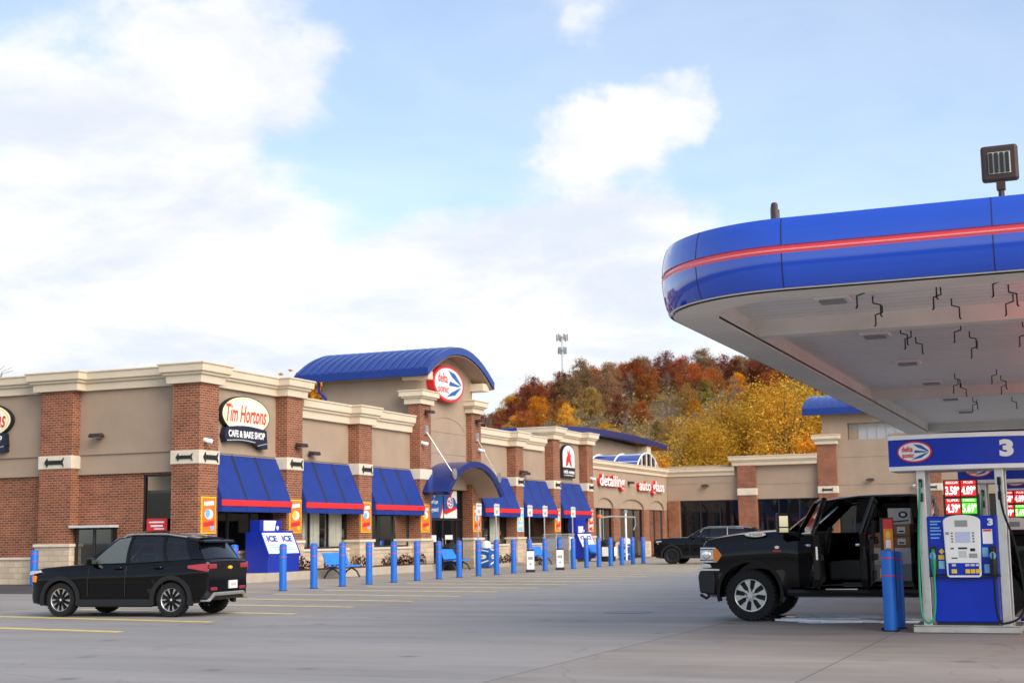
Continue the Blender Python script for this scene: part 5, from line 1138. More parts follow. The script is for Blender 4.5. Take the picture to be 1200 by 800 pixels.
    for u, v, cm, dm, hd_, pr_ in [(-.11, 2.0, 'led_red', 'led_white', 'REGULAR', '3.58⁹'), (.11, 2.0, 'led_red', 'led_white', 'PLUS', '4.09⁹'), (-.11, 1.75, 'led_red', 'led_white', 'SUPER', '4.39⁹'), (.11, 1.75, 'led_green', 'led_pale_green', 'DIESEL', '5.69⁹')]:
        mb = MB(); mb.fbox(B, u-.1, u+.1, v-.1, v+.055, 0, .006); mb.fbox(B, u-.1, u+.1, v+.065, v+.115, 0, .006); mb.build('price_cell', cm, pb)
        text('price_digits', pr_[:-1], B, u-.016, v-.022, .155, .12, dm, pb, .004, .006, bold=.025); text('price_digits', '9', B, u+.079, v+.005, .028, .055, dm, pb, .004, .006, bold=.03)
        text('grade_name', hd_, B, u, v+.09, .16 if len(hd_) > 4 else .12, .032, dm, pb, .003, .006)
    # header sign, front bowed towards the forecourt
    def bow(u): return fy-.02-.16*(1-(u/.95)**2)
    U = [-.95+1.9*k/20 for k in range(21)]
    def slab(z0, z1, o, nm, m, par):
        mb = MB(); mb.prism(ZF, [(X(u), bow(u)-o) for u in U]+[(X(u), 2*(fy+.36)-bow(u)+o) for u in U[::-1]], z0, z1); return mb.build(nm, m, par, smooth=40)
    hdr = slab(2.33, 2.71, 0, 'header_sign', 'pump_blue', p); slab(2.27, 2.33, .02, 'header_trim', 'white', hdr); slab(2.71, 2.77, .02, 'header_trim', 'white', hdr)
    uL = -.57; sl2 = .32*uL/.95/.95*1
    T_ = Vector((1, .32*uL/.9025, 0)).normalized()
    FL = Fr((X(uL), bow(uL), 2.53), T_, (0, 0, 1)); wash_logo(FL, .5, .3, hdr, .0, 'red')
    uR = .66; T_ = Vector((1, .32*uR/.9025, 0)).normalized(); FR = Fr((X(uR), bow(uR), 2.545), T_, (0, 0, 1)); text('header_number', num, FR, 0, 0, .19, .24, 'white', hdr, .012, .002, bold=.06)
    return p
pump(-1.85, 21.0, 'blue fuel pump numbered three with lit price board beside the guard posts', '3')
pump(-1.5, 27.6, 'blue fuel pump just behind the pickup, half hidden by the front pump', '5')
pump(-1.2, 34.0, 'blue fuel pump standing two islands behind the pickup', '7')
# guard posts by the pump, narrow advertising stand behind them
def bollard(x, y, label, grp, h=1.3, r=.105, z=0, scr=.0):
    b = empty('bollard', (x, y, z), label, 'bollard', grp)
    mb = MB(); mb.lathe((x, y, z), [(r, 0), (r, h-.05), (r*.93, h-.02), (r*.6, h), (.002, h+.01)], 24); mb.build('sleeve', 'blue_post', b, smooth=40)
    mb = MB()
    for zz in (h-.13, h-.38): mb.lathe((x, y, z), [(r+.001, zz), (r+.003, zz+.004), (r+.003, zz+.014), (r+.001, zz+.018)], 24)
    mb.builds('reflective_stripe', 'red', b)
    mb = MB(); mb.lathe((x, y, z), [(r*1.25, .0), (r*1.25, .012), (r, .02)], 20); mb.build('base_collar', 'black', b)
    return b
bollard(-2.93, 21.3, 'nearer of the two blue guard posts beside the front pump', 'guard posts at the pump', 1.16, .095); bollard(-2.89, 21.95, 'farther of the two blue guard posts beside the front pump', 'guard posts at the pump', 1.12, .085)
ad = empty('advertising_stand', (-2.97, 21.6, 0), 'narrow black stand with an orange printed strip behind the pump guard posts', 'sign stand')
mb = MB(); mb.box(-3.06, -2.87, 21.58, 21.66, .28, 1.62); mb.box(-3.0, -2.96, 21.6, 21.64, 0, .3); mb.box(-3.1, -2.86, 21.5, 21.74, 0, .03); mb.build('board', 'black', ad, bevel=.01)
F = FY(-2.96, 21.578, 1.38); mb = MB(); mb.fbox(F, -.05, .085, -.24, .22, 0, .004); mb.build('print', 'orange', ad); mb = MB(); mb.fbox(F, -.02, .05, -.2, -.08, .004, .006); mb.build('strip', 'white', ad); mb = MB(); mb.fbox(F, -.05, .085, .08, .22, .004, .006); mb.build('patch', 'red', ad); mb = MB(); mb.prism(F, ell(.07, .12, 12, cx=.015, cy=-.01), .004, .006); mb.build('patch', 'yellow', ad)
# ------------------------------------------------------------------ bollard row along the apron
BY = [33.0]+[35.32+1.72*i for i in range(21)]
near_ = ['behind the parked compact suv', 'in front of the big ice freezer', 'beside the big ice freezer', 'left of the first bench', 'in front of the first bench', 'right of the first bench', 'before the third awning, opposite its red shrubs', 'before the far end of the third awning', 'left of the entrance bench', 'in front of the entrance bench', 'before the entrance doors', 'before the right tower pilaster', 'carrying a parking sign', 'carrying a parking sign', 'before the third bench', 'standing beside a white sidewalk board', 'carrying a parking sign', 'standing beside a white sidewalk board', 'before the second ice freezer', 'before the last brick pilaster', 'before the black litter bin', 'last but one in the row', 'last in the row by the large suv']
ordn = 'first second third fourth fifth sixth seventh eighth ninth tenth eleventh twelfth thirteenth fourteenth fifteenth sixteenth seventeenth eighteenth nineteenth twentieth twenty-first twenty-second'.split()
for i, y in enumerate(BY): bollard(-21.65 if i else -21.75, y, f'blue bollard, {ordn[i]} along the store row, {near_[i]}' if i not in (13, 14, 16, 17) else f'blue bollard, {ordn[i]} from the near end of the store row', 'blue bollards along the store apron', 1.32)
# parking signs on posts rising from bollards
for i, (y, lab) in enumerate([(BY[9], 'parking sign post nearest the entrance canopy'), (BY[10], 'second parking sign post right of the entrance'), (BY[12]+.02, 'parking sign post in front of the second awning past the entrance'), (BY[13], 'parking sign post between the two white sidewalk boards'), (BY[15], 'parking sign post before the second ice freezer')]):
    s = empty('parking_sign', (-21.65, y, 1.3), 'white ' + lab, 'sign', 'parking signs on bollards'); mb = MB(); mb.tube([(-21.65, y, 1.3), (-21.65, y, 2.72)], .026, 8); mb.build('post', 'steel', s)
    F = Fr((-21.61, y, 2.46), (.35, 1, 0), (0, 0, 1)); F = Fr((-21.615, y, 2.46), (0.55, .84, 0), (0, 0, 1))
    mb = MB(); mb.fbox(F, -.12, .12, -.22, .22, 0, .012); mb.build('panel', 'lightgrey', s); mb = MB(); mb.prism(F, ell(.12, .14, 16, cy=-.08), .012, .015); mb.build('symbol', 'grey', s)
    mb = MB(); mb.fbox(F, -.1, .1, .1, .17, .012, .015); mb.build('strip', 'grey', s)
# benches
def bench(x, y, z, label, L_=1.75):
    b = empty('bench', (x, y, z), label, 'bench', 'blue benches along the store front')
    for s in (-1, 1):
        yy = y+s*(L_/2-.16); F = Fr((x, yy-.03, z), (1, 0, 0), (0, 0, 1)); mb = MB()
        mb.tube([(x+.34, yy, z+.02), (x+.22, yy, z+.24), (x, yy, z+.36), (x-.2, yy, z+.26), (x-.36, yy, z+.02)], .033, 6); mb.tube([(x+.24, yy, z+.42), (x-.18, yy, z+.40), (x-.34, yy, z+.88)], .028, 6); mb.tube([(x, yy, z+.36), (x, yy, z+.42)], .03, 6)
        mb.build('leg', 'iron', b)
    P = [[(xx, yy, zz) for xx, zz in [(x+.27, z+.41), (x+.26, z+.45), (x+.1, z+.455), (x-.1, z+.44), (x-.18, z+.44)]] for yy in (y-L_/2, y+L_/2)]; mb = MB(); mb.grid(P); mb.build('seat', 'blue_bright', b, solid=.035)
    P = [[(xx, yy, zz) for xx, zz in [(x-.19, z+.5), (x-.25, z+.65), (x-.34, z+.9), (x-.38, z+.92)]] for yy in (y-L_/2, y+L_/2)]; mb = MB(); mb.grid(P); mb.build('backrest', 'blue_bright', b, solid=.035)
bench(-26.2, 46.9, .004, 'blue bench on the apron under the second awning'); bench(-26.2, 57.0, .004, 'blue bench just left of the entrance doors'); bench(-25.6, 63.6, .004, 'blue bench past the drink cooler bin under the first awning after the entrance') if False else bench(-26.0, 66.6, .004, 'blue bench below the first awning past the entrance'); bench(-26.3, 76.4, .004, 'blue bench in front of the second ice freezer')
# ice freezers
def freezer(x0, x1, y0, y1, z, label, tall):
    f = empty('ice_freezer', ((x0+x1)/2, (y0+y1)/2, z), label, 'ice freezer', 'blue ice freezers')
    h = 1.42; ym = (y0+y1)/2
    mb = MB(); mb.prism(FY(0, y0, z), [(x0, 0), (x1, 0), (x1, .62), (x1-.34, h), (x0, h)], -(y1-y0), 0); mb.build('cabinet', 'ice_blue', f, bevel=.02)
    mb = MB(); mb.prism(FY(0, y0-.03, z), [(x1-.36, h), (x1-.30, h), (x1+.04, .62), (x1+.04, .56), (x1-.02, .56)], -.04, 0); mb.prism(FY(0, y1-.01, z), [(x1-.36, h), (x1-.30, h), (x1+.04, .62), (x1+.04, .56), (x1-.02, .56)], -.04, 0); mb.box(x1-.36, x1-.26, y0, y1, z+h-.02, z+h+.04); mb.build('door_surround', 'pump_blue', f)
    sl_ = Vector((-.34, 0, .80)).normalized()
    for c in (y0+(y1-y0)*.26, y0+(y1-y0)*.74):
        F = Fr((x1-.165, c, z+1.02), (0, 1, 0), sl_); wd = (y1-y0)*.235
        mb = MB(); mb.fbox(F, -wd, wd, -.40, .40, 0, .035); d = mb.build('door', 'white', f, bevel=.01)
        text('lettering', 'ICE', F, 0, .16, wd*1.35, .24, 'pump_blue', d, .004, .035, bold=.05)
        mb = MB()
        for k in range(3): mb.fbox(F, -wd*.7, wd*.6, -.1-k*.09, -.06-k*.09, .035, .038)
        mb.build('print', 'sky_blue', d)
    mb = MB(); mb.box(x0+.1, x0+.5, y0+.15, y1-.5, z+h, z+h+(.42 if not tall else .85)); tp = mb.build('top_box', 'ice_blue', f)
    F = FX(x0+.5, (y0+y1)/2-.15, z+h+.2); mb = MB(); mb.prism(F, [(-.5, -.18), (.2, -.18), (.32, .2), (-.5, .2)], 0, .008); mb.build('panel', 'white', tp); mb = MB(); mb.prism(F, ell(.16, .16, 12, cx=.42, cy=-.06), 0, .008); mb.build('dot', 'white', tp)
freezer(-28.0, -27.05, 43.15, 45.25, .3, 'big blue ice freezer with white slanted doors under the first awning', False)
freezer(-27.9, -27.0, 75.6, 77.9, .14, 'second blue ice freezer with tall top box under the arched sign awning', True)
# vending cabinets, bins, boards
def vending(x, y, label, fm):
    v = empty('air_vending_machine', (x, y, .004), label, 'air machine', 'coin operated air machines'); mb = MB(); mb.box(x-.35, x+.35, y-.4, y+.4, 0.004, 1.45); mb.box(x-.38, x+.38, y-.43, y+.43, 1.45, 1.55); mb.build('cabinet', 'steel', v, bevel=.03)
    F = FX(x+.35, y, 1.05); mb = MB(); mb.fbox(F, -.3, .3, -.35, .32, 0, .02); pn = mb.build('panel', fm, v); mb = MB(); mb.prism(F, ell(.3, .2, 14, cy=.14), .02, .025); mb.fbox(F, -.2, .2, -.3, -.1, .02, .025); mb.build('decal', 'white' if fm != 'white' else 'sky_blue', pn)
    F = FY(x, y-.4, 1.0); mb = MB(); mb.fbox(F, -.25, .25, -.3, .3, 0, .012); mb.build('side_panel', 'grey', v)
    mb = MB(); mb.tube([(x+.36, y+.2, .7), (x+.45, y+.2, .4), (x+.45, y, .25), (x+.45, y-.2, .4), (x+.36, y-.2, .72)], .018, 6); mb.build('hose', 'rubber', v)
vending(-26.4, 69.4, 'grey air machine with blue front, left one of the pair', 'banner_blue'); vending(-26.4, 71.3, 'grey air machine with white front, right one of the pair', 'white')
def bin_logo(x, y, z, label, mat='banner_blue', w=.5):
    b = empty('litter_bin', (x, y, z), label, 'litter bin'); mb = MB(); mb.box(x-w, x+w, y-w, y+w, z+.02, z+.92); mb.build('bin_body', mat, b, bevel=.05)
    mb = MB(); mb.lathe((x, y, z), [(w*.75, .92), (w*.72, 1.1), (w*.5, 1.24), (.01, 1.28)], 20); mb.build('lid', 'lightgrey' if mat != 'black' else 'black', b, smooth=40)
    for F in (FX(x+w, y, z+.5), FY(x, y-w, z+.5)):
        mb = MB(); mb.prism(F, ell(w*1.05, w*.55, 20, cy=.02), .0, .012); lg = mb.build('logo', 'white', b); mb = MB(); mb.prism(F, ell(w*.45, w*.25, 14, cx=-.06, cy=.02), .012, .016); mb.build('emblem', 'red', lg)
        mb = MB(); mb.prism(F, [(-w*.8, -.3), (w*.8, -.12), (w*.8, -.18), (-w*.8, -.36)], 0, .006); mb.prism(F, [(-w*.8, .36), (w*.8, .24), (w*.8, .29), (-w*.8, .41)], 0, .006); mb.build('swoosh', 'white', b)
bin_logo(-26.8, 61.6, .004, 'blue litter bin with logo and pale domed lid right of the entrance', w=.38); bin_logo(-25.6, 79.2, .004, 'blue logo litter bin near the arched doorways', w=.38)
lb = empty('litter_bin', (-25.4, 75.3, .004), 'black litter bin with a white notice near the last brick pilaster', 'litter bin'); mb = MB(); mb.lathe((-25.4, 75.3, .004), [(.38, 0), (.42, .1), (.42, .95), (.45, .97), (.45, 1.05), (.3, 1.18), (.01, 1.22)], 20); mb.build('bin_body', 'black', lb, smooth=35); mb = MB(); mb.fbox(FX(-24.98, 75.3, .55), -.2, .2, -.25, .25, .0, .02); mb.fbox(FY(-25.4, 74.88, .55), -.2, .2, -.25, .25, 0, .02); mb.build('notice', 'white', lb)
db = empty('litter_bin', (-26.9, 56.2, .004), 'black litter bin behind the bench left of the entrance', 'litter bin'); mb = MB(); mb.lathe((-26.75, 57.6, .004), [(.3, 0), (.34, .1), (.34, .95), (.37, .97), (.37, 1.02), (.2, 1.15), (.01, 1.18)], 20); mb.build('bin_body', 'black', db, smooth=35)
for x, y, lab in [(-21.52, BY[12]-.25, 'white sidewalk board with black feet nearer the entrance'), (-21.52, BY[14]-.3, 'white sidewalk board with black feet nearer the second ice freezer')]:
    s = empty('sidewalk_board', (x, y, .004), lab, 'sign board'); F = Fr((x, y, .004), (.9, .43, 0), (0, 0, 1)); mb = MB(); mb.fbox(F, -.15, .15, .1, .84, -.04, .04); mb.build('panel', 'white', s, bevel=.02); mb = MB(); mb.fbox(F, -.18, .18, 0, .1, -.2, .2); mb.fbox(F, -.15, .15, .84, .9, -.05, .05); mb.build('foot', 'black', s, bevel=.02)
    mb = MB(); mb.fbox(F, -.1, .1, .5, .62, .04, .045); mb.fbox(F, -.04, .04, .28, .36, .04, .045); mb.build('print', 'grey', s)
# slender posts and a boom by the detailing doors
pp = empty('white_post', (-26.8, 79.9, .004), 'slender white post standing before the middle arched doorway', 'post'); px_ = -25.0; mb = MB(); mb.tube([(-25.4, 78.6, .0), (-25.4, 78.6, 2.75)], .055, 10); mb.build('shaft', 'white', pp); mb = MB(); mb.lathe((-25.4, 78.6, 2.72), [(.12, 0), (.12, .1), (.01, .16)], 12); mb.build('cap', 'grey', pp)
bm = empty('vacuum_boom', (-26.2, 73.5, .004), 'grey vacuum boom on a post right of the last awning', 'vacuum boom'); mb = MB(); mb.tube([(-25.2, 73.4, 0), (-25.2, 73.4, 2.4)], .05, 10); mb.build('post', 'steel', bm); mb = MB(); mb.tube([(-25.2, 73.4, 2.38), (-24.9, 74.6, 2.45), (-24.4, 77.2, 2.42)], .04, 8); mb.tube([(-24.4, 77.2, 2.42), (-24.4, 77.3, 2.0), (-24.5, 77.2, 1.7)], .03, 8); mb.build('arm', 'grey', bm); mb = MB(); mb.lathe((-25.2, 73.4, 2.35), [(.02, 0), (.14, .03), (.16, .16), (.02, .2)], 12); mb.build('hub', 'orange', bm)
bollard(-34.3, 39.7, 'blue bollard against the flank wall behind the nose of the compact suv', 'blue bollards along the drive-through', 1.2, .13); 
# low red-brown shrubs in the bed
K['shrub'] = leafmat('redbrown_shrub', [(.04, .01, .007), (.1, .022, .014), (.15, .04, .022)], .2)
def shrub(x, y, z, w, h, seed, label):
    r_ = random.Random(seed); s = empty('low_shrub', (x, y, z), label, 'shrub', 'red-brown shrubs in the planting bed'); mb = MB()
    for k in range(230):
        a = r_.uniform(0, 2*pi); rr = sqrt(r_.random()); px, py, pz = x+.32*rr*cos(a), y+w/2*rr*sin(a), z+h*r_.random()*(1-.6*rr*rr)
        d = Vector((r_.gauss(0, 1), r_.gauss(0, 1), r_.gauss(.4, 1))).normalized(); e = d.cross(Vector((r_.random(), r_.random(), 1))).normalized(); q = .035+.05*r_.random(); c = Vector((px, py, pz)); mb.add([c-e*q*.5, c+d*q, c+e*q*.5, c-d*q], [(0, 1, 2, 3)])
    mb.build('foliage', 'shrub', s); mb = MB()
    for k in range(7): mb.tube([(x, y+r_.uniform(-.1, .1), z-.05), (x+r_.uniform(-.2, .2), y+r_.uniform(-w*.4, w*.4), z+h*.7)], .008, 4)
    mb.build('stem', 'bark', s)
for i, (x, y, lab) in enumerate([(-27.5, 46.2, 'left of the bench under the second awning'), (-27.5, 48.6, 'right of the bench under the second awning'), (-27.5, 50.6, 'below the pilaster after the second awning'), (-27.5, 53.3, 'left end under the third awning'), (-27.5, 54.6, 'middle of the bed under the third awning'), (-27.5, 55.9, 'right end under the third awning')]): shrub(x, y, .33, 1.15, .5, i, 'red-brown low shrub, '+lab)
for i, (y, lab) in enumerate([(65.2, 'first past the entrance'), (66.9, 'second past the entrance, by the third bench'), (70.4, 'between the two air machines'), (72.6, 'right of the air machines')]): shrub(-27.8, y, .14, 1.1, .5, 20+i, 'red-brown low shrub, '+lab)
# ------------------------------------------------------------------ wooded hill behind, masts
def sm(x): x = max(0., min(1., x)); return x*x*(3-2*x)
def azr(x, y): return math.degrees(atan2(x, y)), math.hypot(x, y)
def hz(x, y):
    a, r = azr(x, y)
    A = .36+.64*sm((a+27.5)/8.5)-.12*sm((a+8)/30)
    h = 32*sm((r-122)/(325-122))*A
    if r > 330: h -= (r-330)*.03
    return h+.9*sin(x*.07)*sin(y*.05)*sm((r-130)/60)
rows = []
for i in range(45):
    r = 117+ (i**1.35)*3.6
    rows.append([(r*sin(radians(a)), r*cos(radians(a)), hz(r*sin(radians(a)), r*cos(radians(a)))-.05) for a in [-62+1.6*j for j in range(66)]])
mb = MB(); mb.grid(rows); K['hill'] = M('leaf_litter_slope', (.15, .1, .05), .95, var=.4, vscale=.08, bump=.6, bscale=.8); h_ = mb.build('hill', 'hill', smooth=60); h_['kind'] = 'structure'
LV = {'rust': [(.2, .055, .02), (.36, .1, .028), (.46, .16, .045)], 'maroon': [(.12, .032, .022), (.21, .055, .03), (.3, .095, .05)], 'orange': [(.38, .11, .012), (.55, .2, .016), (.66, .3, .03)],
      'gold': [(.32, .17, .025), (.56, .32, .035), (.74, .47, .07)], 'ochre': [(.2, .12, .035), (.34, .21, .055), (.44, .31, .1)], 'olive': [(.13, .125, .04), (.24, .21, .06), (.36, .3, .1)], 'brown': [(.17, .095, .05), (.26, .15, .08), (.35, .22, .12)], 'green': [(.012, .028, .012), (.03, .055, .02), (.05, .075, .03)]}
for k, v in LV.items(): K['leaf_'+k] = leafmat('leaf_'+k, v)
K['twig'] = M('grey_twig', (.17, .135, .115), .9, var=.2)
def leaves(mb, pts, size, r_, flat=.3):
    for p in pts:
        d = Vector((r_.gauss(0, 1), r_.gauss(0, 1), r_.gauss(0, .8)))
        if d.length < .01: continue
        d.normalize(); e = d.cross(Vector((r_.uniform(-1, 1), r_.uniform(-1, 1), r_.uniform(-1, 1))))
        if e.length < .01: continue
        e.normalize(); q = size*r_.uniform(.6, 1.4); c = Vector(p); f = d.cross(e)*q*.25
        mb.add([c-d*q, c+e*q*.6+f, c+d*q, c-e*q*.6+f], [(0, 1, 2, 3)])
def make_tree(kind, seed, h, cw, base=.3, clumps=105, per=95, leaf=.135, bare=False, up=.0, name='deciduous_tree'):
    """tapered trunk, limbs that reach the leaf clumps, crown of loose leaves with gaps"""
    r_ = random.Random(seed); root = empty(name, (0, 0, 0)); ORG[root.name] = Vector((0, 0, 0))
    tr = MB(); cr = MB(); ch = h*(1-base); cz = h*base+ch*.5
    lean = Vector((r_.uniform(-.06, .06), r_.uniform(-.06, .06), 0))*h
    tr.tube([(0, 0, -.6), (lean.x*.3, lean.y*.3, h*base*.7), (lean.x*.7, lean.y*.7, h*.62), (lean.x, lean.y, h*.9)], [h*.026, h*.02, h*.012, h*.003], 7)
    lobes = [(r_.uniform(0, 2*pi), r_.uniform(-.3, .9), r_.uniform(.6, 1.28)) for _ in range(9)]
    for k in range(clumps):
        a = r_.uniform(0, 2*pi); u = r_.uniform(-1, 1); rad = r_.random()**.38
        g = .92
        for la, lu, lg in lobes:
            if abs((a-la+pi) % (2*pi)-pi) < .7 and abs(u-lu) < .5: g = lg
        s = sqrt(max(0, 1-u*u)); taper = 1-.35*max(0, u)-.12*max(0, -u)
        c = Vector((cw/2*rad*s*cos(a)*g*taper+lean.x*.7, cw/2*rad*s*sin(a)*g*taper+lean.y*.7, cz+ch*.5*u*(rad**.5)*(.9+.15*g)))
        if k % (2 if bare else 3) == 0:
            z0 = h*r_.uniform(base*.8, .6); p0 = Vector((lean.x*z0/h, lean.y*z0/h, z0)); m_ = (p0+c)/2+Vector((0, 0, r_.uniform(-.05, .02)*h)); tr.tube([p0, m_, c], [h*.009, h*.005, h*.0015], 4, caps=False)
            if bare:
                for q in range(6):
                    e = c+Vector((r_.gauss(0, 1), r_.gauss(0, 1), r_.uniform(.2, 1.4)))*h*.075; tr.tube([m_*.4+c*.6, (c+e)/2+Vector((0, 0, .1)), e], [h*.003, h*.002, h*.001], 3, caps=False)
        cs = cw*r_.uniform(.055, .15); n = int(per*r_.uniform(.5, 1.4)) if not bare else int(per*.12)
        P = []
        for q in range(n):
            o = Vector((r_.gauss(0, .55), r_.gauss(0, .55), r_.gauss(0, .42+up)))*cs; P.append(c+o)
        leaves(cr, P, leaf, r_)
    tr.build('trunk', 'twig' if bare else 'bark', root, smooth=60); cr.build('crown', 'leaf_'+kind, root)
    return root
PROTO = {}
NM = {'rust': 'rust red', 'maroon': 'dark maroon', 'orange': 'bright orange', 'gold': 'golden yellow', 'ochre': 'straw coloured', 'olive': 'olive green', 'brown': 'fading brown', 'green': 'dark evergreen'}
for i, k in enumerate(LV):
    for j in range(2):
        if k == 'green': PROTO[k, j] = make_tree(k, 40+j, 9, 4.5, .12, 60, 40, .22, name='evergreen_tree')
        else: PROTO[k, j] = make_tree(k, 10*i+j, 10, 9.6 if j else 8.6, .08 if j else .12)
for j in range(2): PROTO['bare', j] = make_tree('brown', 90+j, 11, 7.5, .25, 46, 30, .2, bare=True)
for j in range(3): PROTO['big', j] = make_tree('gold', 70+j, 13.2, 8.4, .03, 300, 110, .095, up=.5)
for j in range(2): PROTO['bush', j] = make_tree('ochre' if j else 'gold', 80+j, 7.6, 6.2, .03, 190, 85, .095, up=.5)
USED = set(); rt_ = random.Random(11)
def plant(key, az, r, s, label, group, sz=1., dz=0):
    x, y = r*sin(radians(az)), r*cos(radians(az)); p = PROTO[key]; z = hz(x, y)-.2+dz
    sc = (s, s, s*sz); rz = rt_.uniform(0, 6.28)
    if key in USED: return dup(p, (x, y, z), label, group, rz, sc)
    USED.add(key); p.location = (x, y, z); p.rotation_euler = (0, 0, rz); p.scale = sc; tag(p, label, 'tree', group); return p
# wood on the slope, row by row; what grows where follows the photograph: dark reds on the ridge, mixed below, straw brush at the foot
for ri, r0 in enumerate([204, 218, 232, 245, 258, 271, 284, 297, 310, 323]):
    sp = 4.9
    az = -27.5
    while az < -6.:
        a = az+rt_.uniform(-.35, .35)*sp/r0*57; r = r0+rt_.uniform(-7, 7); az += math.degrees(sp/r0)
        f = (r0-168)/158 if r0 < 286 else 1; px = rt_.random()
        if r0 >= 271:
            zone = 'ridge'; k = 'rust' if a < -17 else 'maroon'
            k = rt_.choices([k, 'rust', 'maroon', 'brown', 'orange', 'bare', 'gold'], [3.6, 2.4, 2.4, 2.2, .5, 1., .2 if a > -19 else .8])[0]
            s = rt_.uniform(.55, .84)
        elif r0 >= 245:
            zone = 'middle'; k = rt_.choices(['rust', 'orange', 'brown', 'bare', 'olive', 'maroon', 'green', 'gold', 'ochre'], [2.2, 1.8, 2, 1.8, .6, .7, .5, 1.1, 1.4])[0]; s = rt_.uniform(.42, .66)
        else:
            zone = 'lower'; k = rt_.choices(['ochre', 'olive', 'gold', 'brown', 'bare', 'orange', 'green'], [3, 1.2, 1.6, 1.6, 1, 1., .4])[0]; s = rt_.uniform(.28, .5)
        if k == 'bare': lab = {'ridge': 'leafless grey-brown tree among the red crowns on the ridge', 'middle': 'leafless grey-brown tree halfway up the wooded hill', 'lower': 'leafless small tree low on the brushy hillside'}[zone]
        else: lab = NM[k]+{'ridge': ' tree in the wood along the top of the hill', 'middle': ' tree halfway up the wooded hill', 'lower': ' small tree low on the brushy hillside'}[zone]
        if hz(r*sin(radians(a)), r*cos(radians(a))) < .3 and f < .1: continue
        plant((k, rt_.randrange(2)), a, r, s, lab, lab.replace(' tree', ' trees'), rt_.uniform(.9, 1.15))
# tall yellow thicket behind the wing and orange trees at its left end
for key, az, r, s, lab in [(('big', 0), -13.6, 137, 1.0, 'a'), (('big', 1), -11.7, 133, 1.06, 'a'), (('big', 2), -9.6, 135, 1.05, 'a'), (('big', 1), -15.1, 140, .86, 'a'), (('big', 0), -7.4, 136, 1.0, 'a'), (('big', 2), -12.6, 143, 1.1, 'a'), (('big', 0), -10.5, 146, 1.12, 'a'), (('big', 1), -5.2, 138, 1., 'a'), (('big', 2), -14.4, 131, .8, 'a'),
                           (('bush', 0), -16.6, 128, 1.05, 'b'), (('bush', 1), -17.8, 133, .85, 'b'), (('bush', 0), -15.5, 126, .95, 'b'), (('bush', 1), -14.3, 124, .9, 'b'), (('bush', 0), -13.0, 124, .95, 'b'), (('bush', 1), -11.6, 123, .9, 'b'), (('bush', 0), -10.2, 124, .9, 'b'), (('bush', 1), -8.6, 124, .9, 'b'), (('bush', 1), -19.3, 138, .9, 'b'), (('bush', 0), -20.6, 146, .85, 'b'), (('bush', 1), -21.8, 150, .9, 'b'), (('bush', 1), -16.2, 139, 1.1, 'b'), (('bush', 1), -23.2, 156, .9, 'b')]:
    l2 = 'tall golden yellow tree in the thicket right behind the wing' if lab == 'a' else 'bushy golden or straw coloured thicket tree behind the low shop roofs'
    plant(key, az, r, s, l2, 'yellow thicket behind the wing' if lab == 'a' else 'bushy thicket behind the shops')
for key, az, r, s, l2 in [(('orange', 0), -17.6, 126, .78, 'vivid orange tree at the left end of the yellow thicket'), (('orange', 1), -23.5, 138, 1.1, 'orange tree showing right of the entrance tower'), (('gold', 0), -24.3, 128, 1.1, 'golden yellow tree showing just right of the entrance tower'), (('gold', 1), -22.9, 133, .85, 'golden yellow tree behind the roof right of the tower'), (('orange', 0), -10.2, 120, .95, 'orange yellow tree beside the small barrel roofed tower'),
                          (('orange', 1), -30.4, 96, 1.2, 'orange tree peeping over the roof left of the entrance tower'), (('ochre', 0), -31.5, 98, 1.2, 'straw coloured tree peeping over the roof left of the orange one'), (('bare', 0), -42.9, 110, 1.32, 'leafless twiggy tree rising above the flank roof behind the compact suv'), (('bare', 1), -25.3, 150, 1.1, 'bare tree beside the golden one right of the tower')]: plant(key, az, r, s, l2, 'trees near the buildings')
for k, p in PROTO.items():
    if k not in USED:
        for c in kids(p): bpy.data.objects.remove(c)
        bpy.data.objects.remove(p)
# brush that reads as one mass on the lower slope
rb = random.Random(5)
for kind, n in (('ochre', 34000), ('olive', 12000), ('brown', 14000)):
    mb = MB()
    for i in range(n//26):
        a = rb.uniform(-29, -4); r = rb.triangular(122, 335, 225); x, y = r*sin(radians(a)), r*cos(radians(a)); z = hz(x, y); hh = rb.uniform(1.2, 3.4)
        leaves(mb, [(x+rb.gauss(0, 1.1), y+rb.gauss(0, 1.1), z+abs(rb.gauss(0, .5))*hh) for _ in range(26)], .2, rb)
    tag(mb.build('undergrowth', 'leaf_'+kind), kind='stuff')
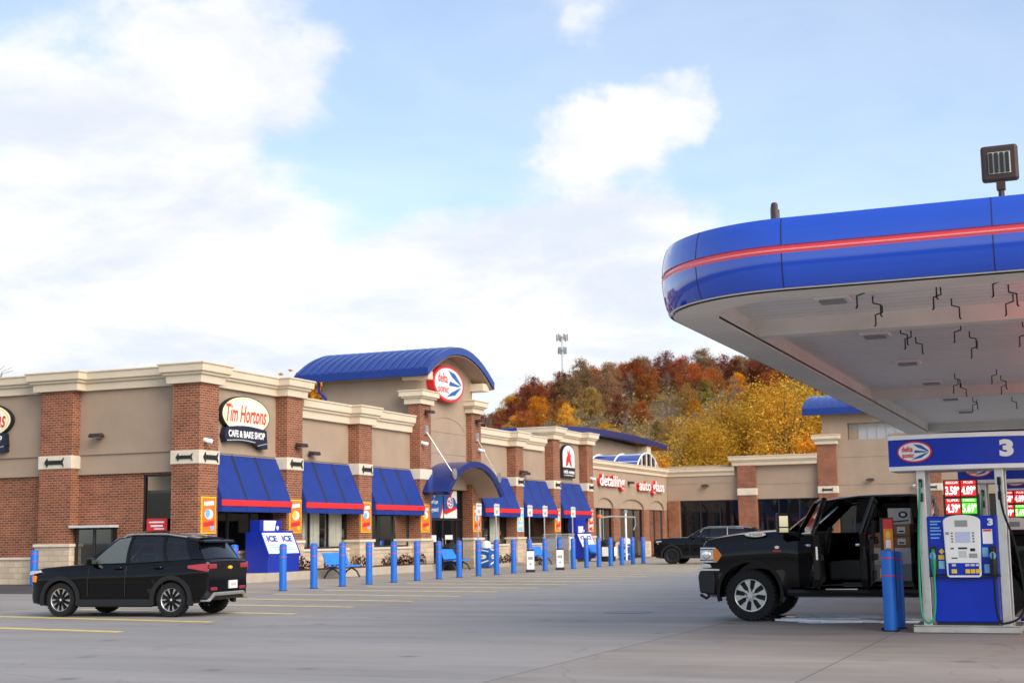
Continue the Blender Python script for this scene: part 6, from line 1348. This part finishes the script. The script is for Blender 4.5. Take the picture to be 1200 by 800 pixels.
# masts
def pol(az, r): return r*sin(radians(az)), r*cos(radians(az))
x, y = pol(-20.3, 335); z0 = hz(x, y); tw = empty('cell_tower', (x, y, z0), 'slim grey mobile phone mast with antenna clusters above the ridge', 'cell tower'); zt = 48.6
mb = MB(); mb.tube([(x, y, z0-1), (x, y, zt)], [.4, .2], 10); mb.build('mast', 'steel', tw)
for zz, w_, n in ((zt-.5, 1.25, 6), (zt-3.6, .9, 6)):
    mb = MB(); mb.tube([(x+w_*.7*cos(2*pi*k/12), y+w_*.7*sin(2*pi*k/12), zz) for k in range(13)], .09, 5)
    for k in range(3): a = 2*pi*k/3; mb.tube([(x, y, zz), (x+w_*.7*cos(a), y+w_*.7*sin(a), zz)], .1, 5)
    pf = mb.build('platform', 'steel', tw)
    mb = MB()
    for k in range(n): a = 2*pi*k/n+.2; mb.box(x+w_*cos(a)-.15, x+w_*cos(a)+.15, y+w_*sin(a)-.12, y+w_*sin(a)+.12, zz-.8, zz+.8)
    mb.build('antenna', 'grey', pf)
x, y = pol(-13.1, 470); z0 = 22; py_ = empty('power_pylon', (x, y, z0), 'faint lattice power pylon on the skyline left of the canopy', 'pylon'); zt = 58.5; mb = MB()
for sx in (-1, 1):
    for sy in (-1, 1): mb.tube([(x+sx*3, y+sy*3, z0-2), (x+sx*.7, y+sy*.7, zt-8), (x+sx*.3, y+sy*.3, zt)], .16, 4)
for k in range(9):
    z1, z2 = z0+k*3.6, z0+(k+1)*3.6; a1, a2 = 3-2.3*(z1-z0)/(zt-8-z0), 3-2.3*(z2-z0)/(zt-8-z0)
    for s in (-1, 1): mb.tube([(x-a1, y+s*a1, z1), (x+a2, y+s*a2, z2)], .09, 3); mb.tube([(x+a1, y+s*a1, z1), (x-a2, y+s*a2, z2)], .09, 3)
mb.build('lattice', 'steel', py_); mb = MB()
for zz, w_ in ((zt-8, 4.5), (zt-5, 3.8), (zt-2, 3.)): mb.tube([(x-w_, y, zz), (x+w_, y, zz)], .15, 4)
mb.build('cross_arm', 'steel', py_)
